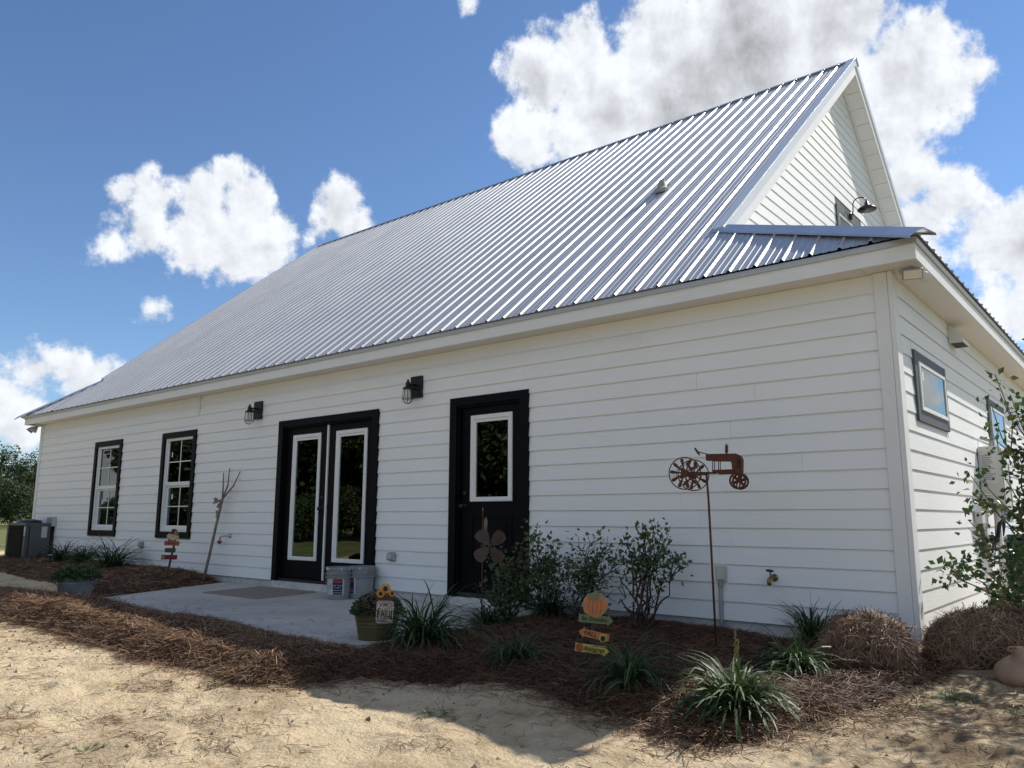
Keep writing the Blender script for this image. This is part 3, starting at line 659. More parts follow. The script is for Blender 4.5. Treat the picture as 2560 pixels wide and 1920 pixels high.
# ribbed roof sheets
def profile(n):
    p = .2286; out = []
    for i in range(n):
        b = i*p
        out += [(b, .019), (b+.008, .019), (b+.019, 0)]
        for c in (.0835, .1515): out += [(b+c-.012, 0), (b+c-.006, .0045), (b+c+.006, .0045), (b+c+.012, 0)]
        out += [(b+p-.019, 0), (b+p-.008, .019)]
    out.append((n*p, .019)); return out
NF = np.array([0, -PS, 1.0])/math.hypot(PS, 1); NSK = np.array([SS, 0, 1.0])/math.hypot(SS, 1)
def hip_y(x):                                      # front hip lines in plan
    k = (.67-PY0)/(EXR-RXR)
    return PY0+(EXR-x)*k if x > -8 else PY0+(x-EXL)*k
def roof():
    pw = .9144; x = RXR-.01
    def sheet(xa, prof, top):
        V = []; n = len(prof)
        for px, h in prof:
            X = xa+px; yt = top(X)
            for y in (PY0, yt): V.append(np.array([X, y, PZ0+PS*(y-PY0)])+NF*h)
        F = [(2*i, 2*i+2, 2*i+3, 2*i+1) for i in range(n-1)]
        return MB().add(V, F)
    first = None; x0 = RXR-pw*15-.14; fx = None
    # main slope between the rakes: fifteen sheets plus end strips
    for i in range(15):
        xa = RXR-.012-pw*(i+1)
        if first is None: first = sheet(xa, profile(4), lambda X: RY-.01).build('roof_panel', ROOF, H)
        else: share(first, 'roof_panel', (-pw*i, 0, 0), H)
    xa = RXR-.012-pw*15
    sheet(RXL, [(0, 0), (xa-RXL, .019)], lambda X: RY-.01).build('roof_panel', ROOF, H)
    # pieces beyond the rakes, cut along the hips
    pr = profile(9); pr = [q for q in pr if RXR+.001+q[0] < EXR-.02]
    for a in range(0, len(pr), 44):
        seg = pr[a:a+45]
        if len(seg) > 1: sheet(RXR-.011, seg, lambda X: max(hip_y(X)-.02, PY0+.01)).build('roof_panel', ROOF, H)
    pr = [q for q in profile(7) if EXL+.02+q[0] < RXL-.002]
    sheet(EXL+.02, pr, lambda X: max(hip_y(X)-.02, PY0+.01)).build('roof_panel', ROOF, H)
    # back slope
    MB().prism([(RXL, RY, RZ), (RXR, RY, RZ), (RXR, 2*RY-PY0, PZ0), (RXL, 2*RY-PY0, PZ0)], (0, 0, -.02)).build('roof_panel', ROOF, H)
    MB().prism([(RXR, RY, RZ-.01), (RXL, RY, RZ-.01), (RXL, PY0+.02, PZ0+.008), (RXR, PY0+.02, PZ0+.008)], (0, 0, -.012)).build('roof_deck', mat('roof_deck', (.25, .2, .14), .9), H)
    # side skirts: sheets running down to the side eaves
    def skirt(ya, prof):
        V = []
        for py, h in prof:
            Y = ya+py; t = 2*RY-Y if Y > RY else Y
            xt = max(GXR, EXR-max(t-PY0, .02)*(EXR-RXR)/(.67-PY0))
            for X in (EXR, xt): V.append(np.array([X, Y, PZ0+SS*(EXR-X)])+NSK*h)
        return MB().add(V, [(2*i, 2*i+1, 2*i+3, 2*i+2) for i in range(len(prof)-1)])
    for i in range(13): skirt(PY0+.06+pw*i, profile(4)).build('roof_panel', ROOF, H)
    MB().prism([(EXR-.02, PY0+.02, PZ0-.006), (EXR-.02, 2*RY-PY0, PZ0-.006), (GXR, 2*RY-PY0-2.0, PZ0+SS*(EXR-GXR)-.014), (GXR, PY0+1.12, PZ0+SS*(EXR-GXR)-.014)], (0, 0, -.01)).build('roof_deck', MATS['roof_deck'], H)
    MB().prism([(EXL, PY0, PZ0), (RXL+.3, .8, PZ0+SS*1.8), (RXL+.3, WD-.8, PZ0+SS*1.8), (EXL, WD+.3, PZ0)], (0, 0, -.02)).build('roof_panel', ROOF, H)
    # ridge cap, hip caps
    M_cap = mat('roof_cap', (.56, .58, .61), .36, .85, var=.12, vscale=3)
    w = .135
    def cap(A, B, na, nb, lift=.024):
        A, B = np.asarray(A), np.asarray(B); d = (B-A)/np.linalg.norm(B-A); V = []; 
        for P in (A, B):
            for s, n in ((1, na), (-1, nb)):
                q = np.cross(d, n)*s; q = q if (q[2] < 0) else -q; q /= np.linalg.norm(q)
                V += [P+np.array([0, 0, lift]), P+q*w+np.array([0, 0, lift*.95]), P+q*(w+.004)+np.array([0, 0, lift*.3])]
        return MB().add(V, [(0, 1, 7, 6), (1, 2, 8, 7), (4, 3, 9, 10), (5, 4, 10, 11)])
    NB = NF*[1, -1, 1]
    cap((RXL-.02, RY, RZ), (RXR+.03, RY, RZ), NF, NB).build('ridge_cap', M_cap, H)
    MB().prism([np.array([RXL, RY-.10, RZ-.083])+NF*k for k in (.002, .021)]+[np.array([RXL, RY-.075, RZ-.0622])+NF*k for k in (.021, .002)], (RXR-RXL, 0, 0)).build('ridge_shade_strip', mat('ridge_shade_dark', (.02, .021, .023), .9), H)  # dark strip that paints in the shade under the ridge cap
    cap((EXR+.05, PY0-.05, PZ0-.0), (RXR-.05, PY0+(EXR-RXR+.05)*(.67-PY0)/(EXR-RXR), PZ0+SS*(EXR-RXR+.05)), NF, NSK).build('hip_cap', M_cap, H)
    cap((EXL-.05, PY0-.05, PZ0), (RXL+.2, PY0+(RXL+.2-EXL)*(.67-PY0)/(EXR-RXR), PZ0+SS*(RXL+.2-EXL)), NF, NSK*[-1, 1, 1]).build('hip_cap', M_cap, H)
    # rake trims on both gables: metal edge, bright fold and board
    for rx, s in ((RXR, 1), (RXL, -1)):
        for sg in (1, -1):
            def P(y, dz, x): return (x, RY-sg*(RY-y), PZ0+PS*(y-PY0)+dz)
            yb = .62; yt = RY
            def strip(x0, x1, d0, d1, name, m):
                MB().prism([P(yb, d0, x0), P(yt, d0, x0), P(yt, d1, x0), P(yb, d1, x0)], (x1-x0, 0, 0)).build(name, m, H)
            strip(rx-.10*s, rx+.012*s, .034, .022, 'rake_trim', M_metaltrim)
            strip(rx-.004*s, rx+.014*s, .022, -.105, 'rake_trim', M_metaltrim)
            strip(rx-.022*s, rx-.004*s, -.02, -.255, 'rake_board', M_trim)
            gx = GXR if s > 0 else GXL
            if s > 0:
                n = 24; ya = np.linspace(yb, yt-.02, n+1)
                for i in range(n):
                    g = .004
                    MB().prism([P(ya[i]+g, -.235, gx+.002), P(ya[i+1]-g, -.235, gx+.002), P(ya[i+1]-g, -.235, rx-.023), P(ya[i]+g, -.235, rx-.023)], (0, 0, .012)).build('soffit_panel', M_trim, H)
                strip(gx+.022, gx+.045, -.237, -.262, 'soffit_trim', M_trim)
    # gable walls behind the boards
    for gx, d in ((GXR-.004, -.1), (GXL+.004, .1)):
        MB().prism([(gx, 1.0, 3.0), (gx, WD-1.0, 3.0), (gx, WD-1.0, 3.65), (gx, RY, RZ-.22), (gx, 1.0, 3.65)], (d, 0, 0)).build('wall', MATS['house_wrap'], H)
    # screws along the purlins
    b = MB(); p = .2286
    for r in np.arange(.1, 7.9, .61):
        y = PY0+r/math.hypot(1, PS)
        for i in range(60):
            X = RXR-.012-p*i-.042
            if X < RXL+.1 or y > RY-.2: continue
            c = np.array([X, y, PZ0+PS*(y-PY0)])+NF*.004; b.obox(c, (.007, 0, 0), np.cross(NF, (1, 0, 0))*.007, NF*.005)
    for i in range(9):
        X = RXR+.011+p*i+.19
        if X < EXR-.1: b.obox(np.array([X, PY0+.09, PZ0+PS*.09])+NF*.004, (.007, 0, 0), np.cross(NF, (1, 0, 0))*.007, NF*.005)
    b.build('roof_screws', mat('screw', (.2, .21, .22), .4, .8), H)['kind'] = 'stuff'
    # plumbing vent with its rubber boot
    v = np.array([-3.17, 2.30, 0]); v[2] = PZ0+PS*(v[1]-PY0)
    bt = MB().lathe(v+[0, .0, -.05], [(.115, 0), (.11, .05), (.085, .07), (.065, .09), (.046, .165), (.042, .17), (.041, .19), (.032, .191), (.03, .12)], 20).build('vent_boot', mat('vent_boot', (.36, .37, .36), .6, .2, var=.2), H, smooth=False)
    MB().obox(v+NF*.024, (.11, 0, 0), np.cross(NF, (1, 0, 0))*.12, NF*.004).build('vent_flashing', mat('flashing', (.4, .42, .43), .5, .6), H)
roof()
def window_front(x0, x1, xi0, xi1, z0, z1, zi0, zi1):
    w = thing_part('window')
    hb('casing', [(x0, xi0, -.046, .0, z0, z1), (xi1, x1, -.046, .0, z0, z1), (xi0, xi1, -.044, .0, zi1, z1), (xi0, xi1, -.044, .0, z0, zi0)], M_black, w)
    hb('frame', [(xi0, xi0+.045, -.018, .10, zi0, zi1), (xi1-.045, xi1, -.018, .10, zi0, zi1), (xi0+.045, xi1-.045, -.017, .10, zi1-.045, zi1), (xi0+.045, xi1-.045, -.017, .10, zi0, zi0+.05)], M_vinyl, w, bevel=.004)
    zm = (zi0+zi1)/2+.01; a, b = xi0+.045, xi1-.045
    hb('sash', [(a, b, .004, .03, zm-.028, zm+.03), (a, a+.03, .006, .03, zm+.03, zi1-.045), (b-.03, b, .006, .03, zm+.03, zi1-.045)], M_vinyl, w, bevel=.003)
    hb('sash', [(a, a+.04, .034, .06, zi0+.05, zm-.02), (b-.04, b, .034, .06, zi0+.05, zm-.02), (a+.04, b-.04, .034, .06, zi0+.05, zi0+.10), (a+.04, b-.04, .034, .06, zm-.06, zm-.02)], M_vinyl, w, bevel=.003)
    hb('pane', [(a+.03, b-.03, .014, .018, zm+.03, zi1-.045)], GLASS, w); hb('pane', [(a+.04, b-.04, .044, .048, zi0+.10, zm-.06)], GLASS, w)
    mx = (xi0+xi1)/2+.01; zu = (zm+.03+zi1-.045)/2-.01; zl = (zi0+.10+zm-.06)/2
    hb('muntin', [(mx-.008, mx+.008, .006, .012, zm+.03, zi1-.045), (a+.03, mx-.008, .0065, .0115, zu-.008, zu+.008), (mx+.008, b-.03, .0065, .0115, zu-.008, zu+.008)], M_vinyl, w)
    hb('muntin', [(mx-.008, mx+.008, .036, .042, zi0+.10, zm-.06), (a+.04, mx-.008, .0365, .0415, zl-.008, zl+.008), (mx+.008, b-.04, .0365, .0415, zl-.008, zl+.008)], M_vinyl, w)
    return w, a, zl, zu
def thing_part(name):                              # an empty that is a part of the house
    o = bpy.data.objects.new(name, None); COL.objects.link(o); o.parent = H; ORI[o.name] = ORI[H.name]; o.empty_display_size = .1; return o
M_sticker = mat('paper_sticker', (.75, .75, .75), .6)
w, a, zl, zu = window_front(-13.90, -12.81, -13.805, -12.895, .504, 2.215, .602, 2.12); hb('sticker', [(a+.15, a+.19, .040, .042, zl+.06, zl+.14)], M_sticker, w)
w, a, zl, zu = window_front(-11.345, -10.26, -11.25, -10.35, .508, 2.213, .606, 2.12); hb('sticker', [(a+.15, a+.19, .040, .042, zl+.12, zl+.20)], M_sticker, w); hb('sticker', [(a+.12, a+.15, .010, .012, zu+.08, zu+.16)], M_sticker, w)
def lite(parent, x0, x1, z0, z1, blind, y=.02):
    e = .05
    hb('lite_frame', [(x0, x0+e, y-.018, y+.02, z0, z1), (x1-e, x1, y-.018, y+.02, z0, z1), (x0+e, x1-e, y-.017, y+.02, z1-e, z1), (x0+e, x1-e, y-.017, y+.02, z0, z0+e)], M_vinyl, parent, bevel=.006)
    hb('lite_frame', [(x0+e, x0+e+.025, y-.006, y+.02, z0+e, z1-e), (x1-e-.012, x1-e, y-.006, y+.02, z0+e, z1-e), (x0+e+.025, x1-e-.012, y-.005, y+.02, z1-e-.03, z1-e)], M_vinyl, parent)
    hb('pane', [(x0+e+.02, x1-e-.01, y+.004, y+.008, z0+e, z1-e-.025)], GLASS, parent)
    n = 6
    hb('blind', [(x0+e+.03, x1-e-.015, y+.012, y+.03, z1-e-.03-blind+blind*(k+.15)/n, z1-e-.03-blind+blind*(k+.8)/n) for k in range(n)], mat('mini_blind', (.55, .57, .55), .5), parent)
    hb('blind_rail', [(x0+e+.03, x1-e-.015, y+.011, y+.031, z1-e-.045-blind, z1-e-.032-blind)], M_vinyl, parent)
def knob(parent, x, z, y=.0):
    MB().lathe((x, y+.02, z), [(.033, 0), (.033, .008), (.012, .012), (.012, .034), (.024, .042), (.029, .055), (.026, .068), (.0, .072)], 18, axis=(0, -1, 0)).build('door_knob', M_blackmetal, parent, smooth=True)
    MB().lathe((x, y+.02, z+.14), [(.03, 0), (.03, .01), (.024, .016), (.0, .018)], 18, axis=(0, -1, 0)).build('deadbolt', M_blackmetal, parent, smooth=True)
def doors():
    d = thing_part('entry_door')
    hb('casing', [(-4.69, -4.585, -.046, .002, 0, 2.175), (-3.665, -3.56, -.046, .002, 0, 2.175), (-4.585, -3.665, -.044, .002, 2.085, 2.175)], M_black, d)
    hb('jamb', [(-4.585, -4.555, -.02, .10, 0, 2.085), (-3.695, -3.665, -.02, .10, 0, 2.085), (-4.555, -3.695, -.019, .10, 2.06, 2.085)], M_black, d)
    x0, x1 = -4.553, -3.697; lx0, lx1, lz0, lz1 = -4.415, -3.815, 1.013, 1.965
    hb('slab', [(x0, lx0+.02, .02, .06, .05, 2.058), (lx1-.02, x1, .02, .06, .05, 2.058), (lx0+.02, lx1-.02, .02, .06, lz1-.02, 2.058), (lx0+.02, lx1-.02, .02, .06, .05, lz0+.02)], M_black, d)
    lite(d, lx0, lx1, lz0, lz1, .055)
    hb('panel', [(-4.41, -4.38, .008, .02, .31, .865), (-3.85, -3.82, .008, .02, .31, .865), (-4.38, -3.85, .009, .02, .835, .865), (-4.38, -3.85, .009, .02, .31, .34), (-4.33, -3.90, .010, .02, .39, .785)], M_black, d, bevel=.007)
    knob(d, -4.50, .965)
    d = thing_part('french_door')
    hb('casing', [(-8.02, -7.915, -.046, .002, 0, 2.168), (-6.025, -5.92, -.046, .002, 0, 2.168), (-7.915, -6.025, -.044, .002, 2.078, 2.168)], M_black, d)
    hb('jamb', [(-7.915, -7.885, -.02, .10, 0, 2.078), (-6.055, -6.025, -.02, .10, 0, 2.078), (-7.885, -6.055, -.019, .10, 2.055, 2.078)], M_black, d)
    for x0, x1, lx0, lx1, bl in ((-7.883, -6.985, -7.735, -7.12, .045), (-6.945, -6.057, -6.795, -6.175, .10)):
        lz0, lz1 = .277, 1.957
        hb('leaf', [(x0, lx0+.02, .02, .06, .035, 2.053), (lx1-.02, x1, .02, .06, .035, 2.053), (lx0+.02, lx1-.02, .02, .06, lz1-.02, 2.053), (lx0+.02, lx1-.02, .02, .06, .035, lz0+.02)], M_black, d)
        lite(d, lx0, lx1, lz0, lz1, bl)
    hb('astragal', [(-6.985, -6.955, .008, .04, .04, 2.05)], M_vinyl, d)
    knob(d, -7.04, .955)
doors()
def side_windows():
    for y0, y1, z0, z1, yi0, yi1, zi0, zi1 in ((.50, 1.665, 1.625, 2.21, .60, 1.58, 1.715, 2.125), (3.90, 5.05, .85, 2.21, 4.0, 4.95, .95, 2.125)):
        w = thing_part('window')
        hb('casing', [(.0, .036, y0, yi0, z0, z1), (.0, .036, yi1, y1, z0, z1), (.0, .034, yi0, yi1, zi1, z1), (.0, .034, yi0, yi1, z0, zi0)], M_greycase, w)
        hb('frame', [(-.08, .048, yi0, yi0+.035, zi0, zi1), (-.08, .048, yi1-.035, yi1, zi0, zi1), (-.08, .047, yi0+.035, yi1-.035, zi1-.035, zi1), (-.08, .047, yi0+.035, yi1-.035, zi0, zi0+.035)], M_vinyl, w, bevel=.004)
        hb('pane', [(.034, .038, yi0+.035, yi1-.035, zi0+.035, zi1-.035)], GLASS, w)
        if zi1-zi0 > .8: hb('sash', [(.036, .046, yi0+.036, yi1-.036, (zi0+zi1)/2-.03, (zi0+zi1)/2+.03)], M_vinyl, w)
        else: hb('sticker', [(.0385, .0395, yi0+.10, yi0+.15, zi1-.15, zi1-.07)], M_sticker, w)
    w = thing_part('window'); y0, y1, z0, z1 = 5.27, 6.59, 4.2, 5.515; g = GXR
    hb('casing', [(g, g+.04, y0, y0+.10, z0, z1), (g, g+.04, y1-.10, y1, z0, z1), (g, g+.038, y0+.10, y1-.10, z1-.10, z1)], M_greycase, w)
    hb('frame', [(g, g+.03, y0+.10, y0+.145, z0, z1-.10), (g, g+.03, y1-.145, y1-.10, z0, z1-.10), (g, g+.029, y0+.145, y1-.145, z1-.145, z1-.10)], M_vinyl, w)
    hb('dark_room_panel', [(g-.003, g+.001, y0+.10, y1-.10, z0, z1-.10)], M_black, w); hb('pane', [(g+.012, g+.016, y0+.145, y1-.145, z0, z1-.145)], GLASS, w)  # black sheet stands in for the unlit room behind the pane
side_windows()
# ------------------------------------------------------------------ fixtures on the house
def v3(*a): return np.array(a, float)
def lantern(x, where):
    t = thing('wall_lantern', (x, -.03, 2.24), 'black caged wall lantern with a clear jar '+where, 'wall lamp', 'caged lanterns on the front wall')
    xc = x; b = MB().box(x-.095, x+.095, -.055, -.022, 2.24, 2.50).build('back_plate', M_blackmetal, t, bevel=.004)
    MB().tube([(x, -.05, 2.385), (x, -.10, 2.395), (x, -.17, 2.375)], .014, 8).tube([(x, -.05, 2.34), (x, -.11, 2.36), (x, -.17, 2.36)], .008, 6).build('arm', M_blackmetal, t, smooth=True)
    MB().lathe((x, -.18, 2.33), [(.062, 0), (.060, .012), (.030, .03), (.028, .07), (.020, .085), (.012, .10), (.016, .108), (.0, .12)], 18).build('cap', M_blackmetal, t, smooth=True)
    w = MB()
    for k in range(8):
        a = k*math.pi/4; c, s = math.cos(a), math.sin(a)
        w.tube([(x+c*.055, -.18+s*.055, 2.335), (x+c*.066, -.18+s*.066, 2.21), (x+c*.052, -.18+s*.052, 2.18), (x+c*.02, -.18+s*.02, 2.158), (x, -.18, 2.155)], .0028, 5)
    w.ring((x, -.18, 2.21), .066, .0028, (1, 0, 0), (0, 1, 0)); w.ring((x, -.18, 2.335), .056, .003, (1, 0, 0), (0, 1, 0)); w.build('cage', M_blackmetal, t)
    MB().lathe((x, -.18, 2.19), [(.0, 0), (.028, .006), (.038, .03), (.036, .10), (.028, .14)], 16, closed=True).build('jar', M_bulb, t, smooth=True)
lantern(-8.56, 'left of the french doors'); lantern(-5.25, 'between the french doors and the single door')
def barn_light():
    t = thing('barn_light', (GXR+.03, RY, 5.40), 'dark bronze gooseneck barn light above the gable window', 'wall lamp'); x0 = GXR+.04
    MB().lathe((x0, RY, 5.50), [(.06, 0), (.06, .02), (.03, .03), (0, .031)], 18, axis=(1, 0, 0)).build('base', M_bronze, t, smooth=True)
    p = [(x0+.02, RY, 5.50), (x0+.045, RY, 5.56), (x0+.05, RY, 5.66)]
    for k in range(9): a = math.pi-k*math.pi/8; p.append((x0+.05+.10+.10*math.cos(a), RY, 5.68+.09*math.sin(a)))
    MB().tube(p, .009, 8).build('gooseneck', M_bronze, t, smooth=True)
    c = v3(x0+.25, RY, 5.54)
    MB().lathe(c, [(.138, 0), (.14, .008), (.128, .028), (.085, .058), (.05, .07), (.034, .10), (.024, .135), (.0, .14)], 28).build('shade', M_bronze, t, smooth=True)
    MB().lathe(c+[0, 0, .003], [(.130, 0), (.075, .05), (.0, .06)], 28, closed=True).build('reflector', mat('lamp_white', (.6, .6, .58), .5), t, smooth=True)
barn_light()
def floods():
    t = thing('flood_light', (.17, .03, 2.744), 'white flood light with a square lens under the corner soffit', 'flood light')
    MB().lathe((.15, .05, 2.742), [(.075, 0), (.075, -.02), (.05, -.035), (0, -.036)], 20).build('base', mat('flood_white', (.66, .66, .64), .4), t, smooth=True)
    n = np.array([.25, -.75, -.55]); n /= np.linalg.norm(n); r = np.cross(n, (0, 0, 1)); r /= np.linalg.norm(r); u = np.cross(r, n)
    MB().tube([(.16, .02, 2.71), (.18, -.05, 2.69)], .016, 8).build('neck', MATS['flood_white'], t, smooth=True)
    c = v3(.195, -.09, 2.672); MB().obox(c, r*.072, u*.042, n*.022).build('head', mat('flood_grey', (.30, .30, .29), .4), t, bevel=.006); MB().obox(c+n*.0225, r*.062, u*.033, n*.002).build('lens', mat('flood_lens', (.72, .70, .64), .25), t)
    c = v3(.245, .05, 2.685); MB().lathe(c, [(.0, -.0), (.035, .01), (.042, .05), (.03, .055)], 16, axis=n).build('sensor', M_clear, t, smooth=True)
    t = thing('flood_light', (-16.57, -.1, 2.64), 'small twin flood light under the far end soffit', 'flood light')
    MB().tube([(-16.60, -.10, 2.74), (-16.60, -.10, 2.70)], .05, 12).build('base', MATS['flood_white'], t)
    for dx in (-.13, .02): MB().tube([(-16.60, -.10, 2.70), (-16.60+dx, -.13, 2.66)], .015, 6).lathe((-16.60+dx*1.3, -.16, 2.66), [(.02, .06), (.05, 0), (.07, -.07), (.0, -.06)], 14, axis=(-dx*2, .4, .6)).build('head', MATS['flood_grey'], t)
    # hooded vent on the side wall
    t = thing('vent_hood', (.02, 2.25, 2.5), 'small white hooded vent high on the side wall under the soffit', 'vent')
    MB().prism([(.018, 2.06, 2.70), (.018, 2.06, 2.53), (.145, 2.06, 2.53), (.145, 2.06, 2.56), (.05, 2.06, 2.70)], (0, .30, 0)).build('hood', mat('vent_white', (.68, .68, .66), .5), t)
    MB().box(.03, .135, 2.075, 2.345, 2.5265, 2.5295).build('grille', mat('vent_dark', (.06, .06, .06), .8), t)
floods()
def outlet(x, where, g=None):
    t = thing('outlet_cover', (x, -.02, .34), 'grey weatherproof outlet cover '+where, 'outlet', g)
    MB().box(x-.045, x+.045, -.034, -.018, .335, .435).build('plate', M_grey, t)
    b = MB(); b.box(x-.06, x+.06, -.075, -.034, .345, .43); b.build('cover', mat('smoky_plastic', (.33, .34, .35), .25), t, bevel=.012)
    b = MB()
    for k in range(4): b.box(x+.061, x+.067, -.072, -.04, .352+.02*k, .362+.02*k)
    b.build('hinge', M_ltgrey, t); MB().box(x-.03, x+.03, -.078, -.0755, .36, .415).build('window', M_ltgrey, t)
outlet(-5.61, 'right of the french doors'); outlet(-11.80, 'low between the two windows')
def hose_bib(x, z, m, wheel, label, elbow):
    t = thing('hose_faucet', (x, -.02, z), label, 'faucet')
    MB().lathe((x, -.021, z), [(.03, 0), (.03, .005), (.014, .01), (.014, .03), (0, .031)], 14, axis=(0, -1, 0)).build('flange', m, t, smooth=True)
    if elbow:
        MB().tube([(x, -.03, z), (x-.02, -.10, z), (x-.07, -.13, z-.005), (x-.085, -.135, z-.05), (x-.085, -.135, z-.08)], [.012, .012, .014, .016, .017], 10).build('pipe', m, t, smooth=True)
        MB().lathe((x-.085, -.135, z-.12), [(.016, 0), (.02, .01), (.02, .05)], 12).tube([(x-.13, -.15, z-.085), (x-.04, -.12, z-.085)], .010, 8).build('handle', wheel, t)
    else:
        MB().tube([(x, -.03, z), (x-.005, -.085, z), (x-.008, -.12, z-.02), (x-.008, -.125, z-.055)], [.015, .018, .02, .017], 12).build('spout', m, t, smooth=True)
        MB().tube([(x-.005, -.08, z), (x-.012, -.09, z+.055)], .008, 8).build('stem', m, t)
        w = MB().ring((x-.013, -.092, z+.058), .026, .006, (1, 0, 0), (0, .9, -.3), 18, 6)
        for k in range(4): a = k*math.pi/2; w.tube([(x-.013, -.092, z+.058), (x-.013+.026*math.cos(a), -.092+.024*math.sin(a), z+.058-.008*math.sin(a))], .005, 5)
        w.build('hand_wheel', wheel, t)
hose_bib(-9.13, .57, mat('chrome', (.45, .46, .47), .25, .9), mat('red_handle', (.28, .03, .02), .5), 'small wall faucet with a red handle left of the french doors', True)
hose_bib(-1.02, .365, mat('brass', (.30, .20, .085), .4, .8), mat('blue_wheel', (.02, .035, .16), .45), 'brass hose faucet with a blue hand wheel on the blank wall', False)
def boxes_on_wall():
    t = thing('junction_box', (-1.475, -.03, -.15), 'grey outlet box on a conduit rising from the mulch', 'electrical box')
    MB().box(-1.52, -1.43, -.055, -.019, .318, .44).build('box', M_ltgrey, t, bevel=.004); MB().box(-1.508, -1.445, -.066, -.0555, .33, .428).build('cover', mat('box_window', (.55, .54, .50), .3), t, bevel=.004)
    MB().tube([(-1.485, -.04, .32), (-1.49, -.04, .0), (-1.492, -.04, -.16)], .017, 10).build('conduit', M_grey, t, smooth=True); MB().tube([(-1.485, -.04, .318), (-1.485, -.04, .27)], .022, 10).build('coupling', M_grey, t)
    t = thing('disconnect_box', (-15.52, -.03, -.02), 'grey disconnect box with black conduit beside the air conditioner', 'electrical box')
    MB().box(-15.66, -15.38, -.10, -.019, .655, .84).build('box', M_ltgrey, t, bevel=.006); MB().box(-15.64, -15.40, -.108, -.101, .68, .82).build('cover', M_grey, t)
    MB().tube([(-15.46, -.06, .66), (-15.46, -.06, .12), (-15.44, -.08, -.03)], .03, 8).build('conduit', M_blackmetal, t, smooth=True)
    t = thing('drain_pipe', (-14.6, -.15, 0), 'white drain pipe and black line set running along the wall base', 'pipe')
    MB().tube([(-14.0, -.10, .20), (-14.6, -.14, .155), (-15.15, -.18, .11), (-15.2, -.19, .04), (-15.2, -.2, -.03)], .022, 8).build('pvc_pipe', M_vinyl, t, smooth=True)
    MB().tube([(-13.9, -.06, .12), (-14.5, -.2, .07), (-15.0, -.28, .06), (-15.3, -.3, .10)], .05, 8).build('line_set', M_blackmetal, t, smooth=True)
boxes_on_wall()
def air_con():
    x0, x1, y0, y1, z0, z1 = -16.40, -15.44, -.54, -.10, .03, .72
    t = thing('air_conditioner', (-15.7, -.45, -.06), 'grey air conditioner unit with black coil guard beside the house corner', 'air conditioner')
    MB().box(x0-.08, x1+.08, y0-.08, y1+.05, -.12, .022).build('pad', mat('pad_black', (.03, .03, .03), .7), t)
    gm = mat('ac_grey', (.10, .105, .11), .5, .2, var=.15)
    MB().box(x0+.02, x1-.02, y0+.02, y1-.02, z0+.01, z1-.02).build('coil', mat('ac_coil', (.012, .012, .013), .8, .2), t)
    b = MB(); b.box(x0, x1, y0, y1, z1-.05, z1); b.box(x0, x1, y0, y1, z0, z0+.03)
    for a in (x0, x1-.07):
        for c in (y0, y1-.07): b.box(a, a+.07, c, c+.07, z0+.03, z1-.05)
    b.build('frame', gm, t, bevel=.006)
    b = MB()
    for k in range(17): z = z0+.05+k*.034; b.box(x0+.07, x1-.07, y0+.004, y0+.014, z, z+.006)
    for k in range(22): x = x0+.09+k*.032; b.box(x, x+.006, y0+.0, y0+.012, z0+.03, z1-.05)
    b.build('coil_guard', M_blackmetal, t)
    MB().box(x1, x1+.015, y0+.08, y1, z0+.02, z1-.04).build('access_panel', gm, t, bevel=.004)
    MB().box(x1+.0155, x1+.018, y0+.28, y0+.38, z1-.28, z1-.07).build('data_label', mat('ac_label', (.5, .5, .5), .5), t)
    MB().box(x1-.062, x1-.006, y0-.0035, y0-.0005, z1-.24, z1-.07).build('data_label', mat('ac_label2', (.6, .6, .62), .5), t)
    MB().box(x1-.05, x1-.018, y0-.006, y0-.0037, z1-.205, z1-.188).build('emblem', M_black, t)
    g = MB().lathe(((x0+x1)/2, (y0+y1)/2, z1), [(.40, 0), (.36, .05), (.12, .075), (0, .076)], 24, sy=.5); g.build('fan_grille', M_blackmetal, t)
air_con()
